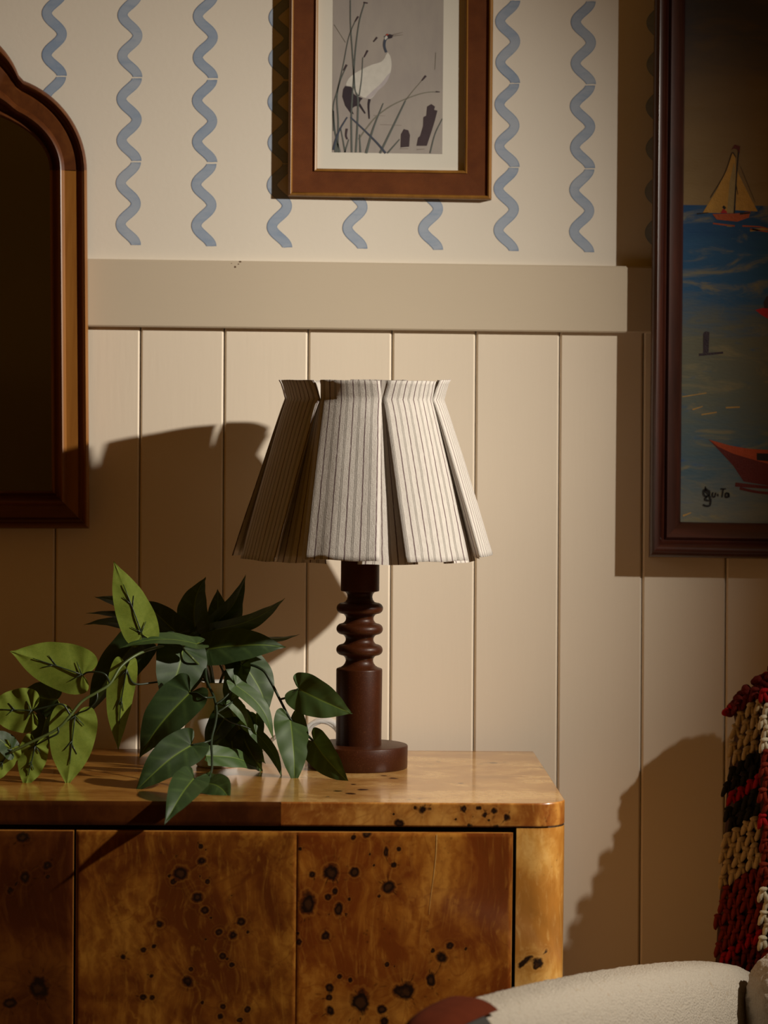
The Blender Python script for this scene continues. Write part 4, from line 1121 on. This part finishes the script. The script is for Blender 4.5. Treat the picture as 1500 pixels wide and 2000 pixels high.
def roundbox(name, cx, cy, cz, sx, sy, sz, rot, mat, parent, pw=5.0, nu=60, nv=80, jit=0.0018, lean=0.0):
    """a plump upholstered block"""
    V = []; R = Matrix.Rotation(rot, 3, 'Z'); ex = 2 / pw
    f = lambda x: math.copysign(abs(x) ** ex, x)
    for i in range(nu):
        la = -PI / 2 + PI * i / (nu - 1)
        for j in range(nv):
            lo = 2 * PI * j / nv
            p = Vector((sx * f(math.cos(la)) * f(math.cos(lo)), sy * f(math.cos(la)) * f(math.sin(lo)), sz * f(math.sin(la))))
            p.y += lean * (p.z + sz)
            p = R @ p + Vector((cx, cy, cz))
            p += Vector((noise.noise(p * 170), noise.noise(p * 170 + Vector((9, 0, 0))), noise.noise(p * 170 + Vector((0, 9, 0))))) * jit
            V.append(p)
    return mesh(name, V, gridfaces(nu, nv, True), mat, parent, True, recalc=True)


yaw = math.atan2(-(A1 - A0).x, (A1 - A0).y) + PI          # chair faces along adir
face = adir; rightv = Vector((-aside.x, -aside.y))
BX = P(1488, 1500, 0.2).x
roundbox('back', BX + 0.345, -0.120, 0.55, 0.33, 0.050, 0.350, math.radians(-1), M['boucle'], chair, lean=0.0)
roundbox('seat_cushion', BX + 0.265, -0.52, 0.40, 0.275, 0.25, 0.115, math.radians(-20), M['boucle'], chair, 4.0)
roundbox('arm', BX + 0.53, -0.62, 0.40, 0.07, 0.36, 0.22, math.radians(-20), M['boucle'], chair)
M['leg'] = mat_wood('walnut_leg', (0.05, 0.02, 0.01), (0.09, 0.04, 0.018), (0.13, 0.06, 0.03))
for lx, ly_ in ((0.50, -0.36), (0.17, -0.92), (BX + 0.55, -0.30), (BX + 0.45, -0.92)):
    mesh('leg', *lathe([(0.013, 0.0), (0.021, 0.16)], lx, ly_, 16), M['leg'], chair)
bol = roundbox('side_cushion', P(1532, 1960, 0.41).x, -0.41, P(1500, 1990, 0.41).z, 0.044, 0.055, 0.080, 0.2, M['boucle'], chair, 2.6, 60, 60, 0.003)

# cloth over the front end of the arm
k = NT('striped_grey_cloth'); v = k.obj(); sx_ = k.n('ShaderNodeSeparateXYZ', {'Vector': v}).outputs[0]
st = k.math('ADD', sx_, k.math('MULTIPLY', k.noise(v, 25, 2), 0.006))
c = k.ramp(k.math('ADD', k.math('MULTIPLY', st, 7.0), 0.5), [(0.0, (0.035, 0.036, 0.030)), (0.40, (0.07, 0.07, 0.06)), (0.52, (0.09, 0.07, 0.05)), (0.56, (0.55, 0.54, 0.52)), (0.66, (0.50, 0.48, 0.45)), (0.70, (0.42, 0.27, 0.10)), (0.76, (0.48, 0.38, 0.22)), (0.79, (0.03, 0.028, 0.025)), (0.90, (0.10, 0.08, 0.05)), (0.94, (0.60, 0.56, 0.50)), (0.99, (0.035, 0.03, 0.025))])
M['stripe'] = k.fin(c, 0.8, k.bump(k.noise(v, 500, 3), 0.4, 0.001), 0.2)
M['rust'] = mat_plain('rust_cloth', (0.080, 0.014, 0.0035), 0.95, 0.25, 60, 0.4, 0.1)
cl = armmesh('draped_cloth', 0.90, 1.0, 30, -0.25 * PI, 1.25 * PI, 90, M['stripe'], None, 0.006, 0.0, False)
tag(cl, 'dark striped cloth with a rust top draped over the armchair arm end', 'cloth')
armmesh('rust_panel', 0.865, 0.998, 26, 0.41 * PI, 0.60 * PI, 40, M['rust'], cl, lambda u, ph: 0.009 + 0.002 * math.sin(ph * 9), 0.0, False)

# crocheted throw over the chair back
throw = thing('crochet_throw', 'multicoloured crochet blanket in red, cream and black hung over the chair back', 'blanket', (BX + 0.05, -0.2, 0.45))
def mat_yarn(name, col):
    k = NT(name); v = k.pos(); n = k.noise(v, 700, 3, 0.7); f = k.noise(k.scale(v, (900, 900, 260)), 1.0, 3)
    c = k.mix(n, tuple(x * 0.55 for x in col), tuple(min(1, x * 1.35) for x in col))
    return k.fin(c, 0.95, k.bump(f, 0.8, 0.0015), 0.1)
Y = dict(maroon=mat_yarn('yarn_maroon', (0.105, 0.012, 0.008)), cream=mat_yarn('yarn_cream', (0.42, 0.30, 0.145)), black=mat_yarn('yarn_black', (0.018, 0.015, 0.007)), red=mat_yarn('yarn_red', (0.30, 0.008, 0.010)), rust=mat_yarn('yarn_rust', (0.17, 0.020, 0.008)), pale=mat_yarn('yarn_pale', (0.62, 0.54, 0.38)))
M['under'] = mat_plain('throw_backing', (0.05, 0.02, 0.012), 0.95)


def puff(c, ax, ay, az, tilt, n=8, m=6):
    V = []; R = Matrix.Rotation(tilt, 3, 'Y')
    for i in range(m + 1):
        la = -PI / 2 + PI * i / m
        for j in range(n):
            lo = 2 * PI * j / n
            p = R @ Vector((ax * math.cos(la) * math.cos(lo), ay * math.cos(la) * math.sin(lo), az * math.sin(la)))
            p *= 1 + 0.22 * noise.noise((c + p) * 260)
            V.append(c + p)
    return V, gridfaces(m + 1, n, True)


def leftedge(y):
    pts_ = [(1310, 1492), (1350, 1450), (1385, 1424), (1420, 1432), (1460, 1424), (1500, 1418), (1560, 1412), (1620, 1410), (1700, 1404), (1800, 1396), (1900, 1390)]
    for (y0_, x0_), (y1_, x1_) in zip(pts_, pts_[1:]):
        if y < 1310: return 1492 + (1310 - y) * 4
        if y0_ <= y <= y1_: return x0_ + (x1_ - x0_) * (y - y0_) / (y1_ - y0_)
    return 1390 if y > 1900 else 1492


def yarn_at(y):
    for lim, nm in ((1425, 'maroon'), (1512, 'cream'), (1568, 'black'), (1596, 'red'), (1648, 'black'), (1738, 'cream'), (1856, 'rust'), (1884, 'red')):
        if y < lim: return nm
    return 'maroon'


def yarn_right(y):
    for lim, nm in ((1372, 'red'), (1462, 'pale'), (1590, 'rust'), (1622, 'red'), (1732, 'rust'), (1862, 'pale')):
        if y < lim: return nm
    return 'rust'


S = 3.8 / F
o_right = lambda y: 0.158 + 0.062 * max(0.0, min(1.0, (y - 1357) / 140))


def stitch(c, sc=1.0):
    """one crochet cluster: two leaning strands and a chain loop over them"""
    r = random.uniform
    return [puff(c + Vector((-3.6 * S * sc, 0, 0)), 5.2 * S * sc, 0.0062 * sc, 14.5 * S * sc, 0.32 + r(-0.15, 0.15)),
            puff(c + Vector((3.6 * S * sc, -0.001, 0)), 5.2 * S * sc, 0.0062 * sc, 14.5 * S * sc, -0.32 + r(-0.15, 0.15)),
            puff(c + Vector((0, -0.003, 11.5 * S * sc)), 8.5 * S * sc, 0.0055 * sc, 4.6 * S * sc, r(-0.5, 0.1))]


row = 0
for yb in range(1400, 1965, 25):
    parts = []; row += 1
    for ci in range(6):
        x = 1396 + ci * 17.5 + (8 if row % 2 else 0)
        y = yb - 0.62 * (x - 1410)
        if x < leftedge(y) + 7 or x > 1487: continue
        o = 0.104 + 0.062 * (x - 1395) / 90 + 0.05 * max(0.0, min(1, (y - 1450) / 200))
        parts += stitch(P(x + random.uniform(-2, 2), y + random.uniform(-3, 3), o + random.uniform(-0.003, 0.003)), 1.12)
    if parts:
        ob = mesh('crochet_row', *join(parts), Y[yarn_at(yb)], throw); ob['kind'] = 'stuff'
for yb in range(1362, 1965, 24):
    parts = []; row += 1
    for ci in range(9):
        x = 1491 + ci * 17 + (7 if row % 2 else 0)
        parts += stitch(P(x + random.uniform(-2, 2), yb + random.uniform(-3, 3), o_right(yb) + 0.009 + random.uniform(-0.003, 0.003)), 1.08)
    ob = mesh('crochet_row', *join(parts), Y[yarn_right(yb)], throw); ob['kind'] = 'stuff'
# the turned-over corner at the top
parts = []
for i in range(150):
    s = random.random(); t = random.random()
    s *= 1.9; x = 1424 + 130 * s; yc = 1392 - 105 * s ** 0.75 + 34 * (t - 0.35) * (0.45 + 1.2 * min(1, s))
    parts.append(puff(P(x, yc, 0.112 + 0.045 * s + random.uniform(-0.006, 0.006)), 10 * S, 0.008, 9 * S, random.uniform(-1, 1)))
ob = mesh('turned_corner', *join(parts), Y['maroon'], throw); ob['kind'] = 'stuff'
parts = []
for x, y in ((1421, 1388), (1428, 1380), (1440, 1374), (1416, 1392), (1496, 1318), (1488, 1326)):
    parts.append(puff(P(x, y, 0.118), 7 * S, 0.007, 7 * S, 0.4))
ob = mesh('corner_edging', *join(parts), Y['red'], throw); ob['kind'] = 'stuff'
# woven ground behind the stitches
bk = []
for y in [1350 + 21.5 * i for i in range(29)]:
    e = leftedge(y)
    lo_ = 0.05 * max(0.0, min(1, (y - 1450) / 200))
    xs_ = [e + 6, e + (1490 - e) * 0.5, 1487, 1485, 1800]
    os_ = [0.098 + lo_, 0.128 + lo_, 0.150 + lo_, o_right(y), o_right(y) + 0.008]
    yy = [y, y, y, y, y]
    bk += [P(a, b, c) for a, b, c in zip(xs_, yy, os_)]
mesh('ground_knit', bk, gridfaces(29, 5), M['under'], throw)

# the blanket folded over the top of the chair back
tf = []
for i in range(12):
    s_ = 0.06 + 2.6 * i / 11
    x = 1424 + 130 * s_; yc = 1392 - 105 * s_ ** 0.75 if s_ < 1.2 else 1392 - 105 * 1.2 ** 0.75
    for dy in (-4, 60, 140): tf.append(P(x, yc + dy * (min(1, s_ * 1.2)) + (8 if dy > 0 else 0), 0.108 + 0.042 * min(s_, 1.4)))
mesh('top_fold', tf, gridfaces(12, 3), M['under'], throw)
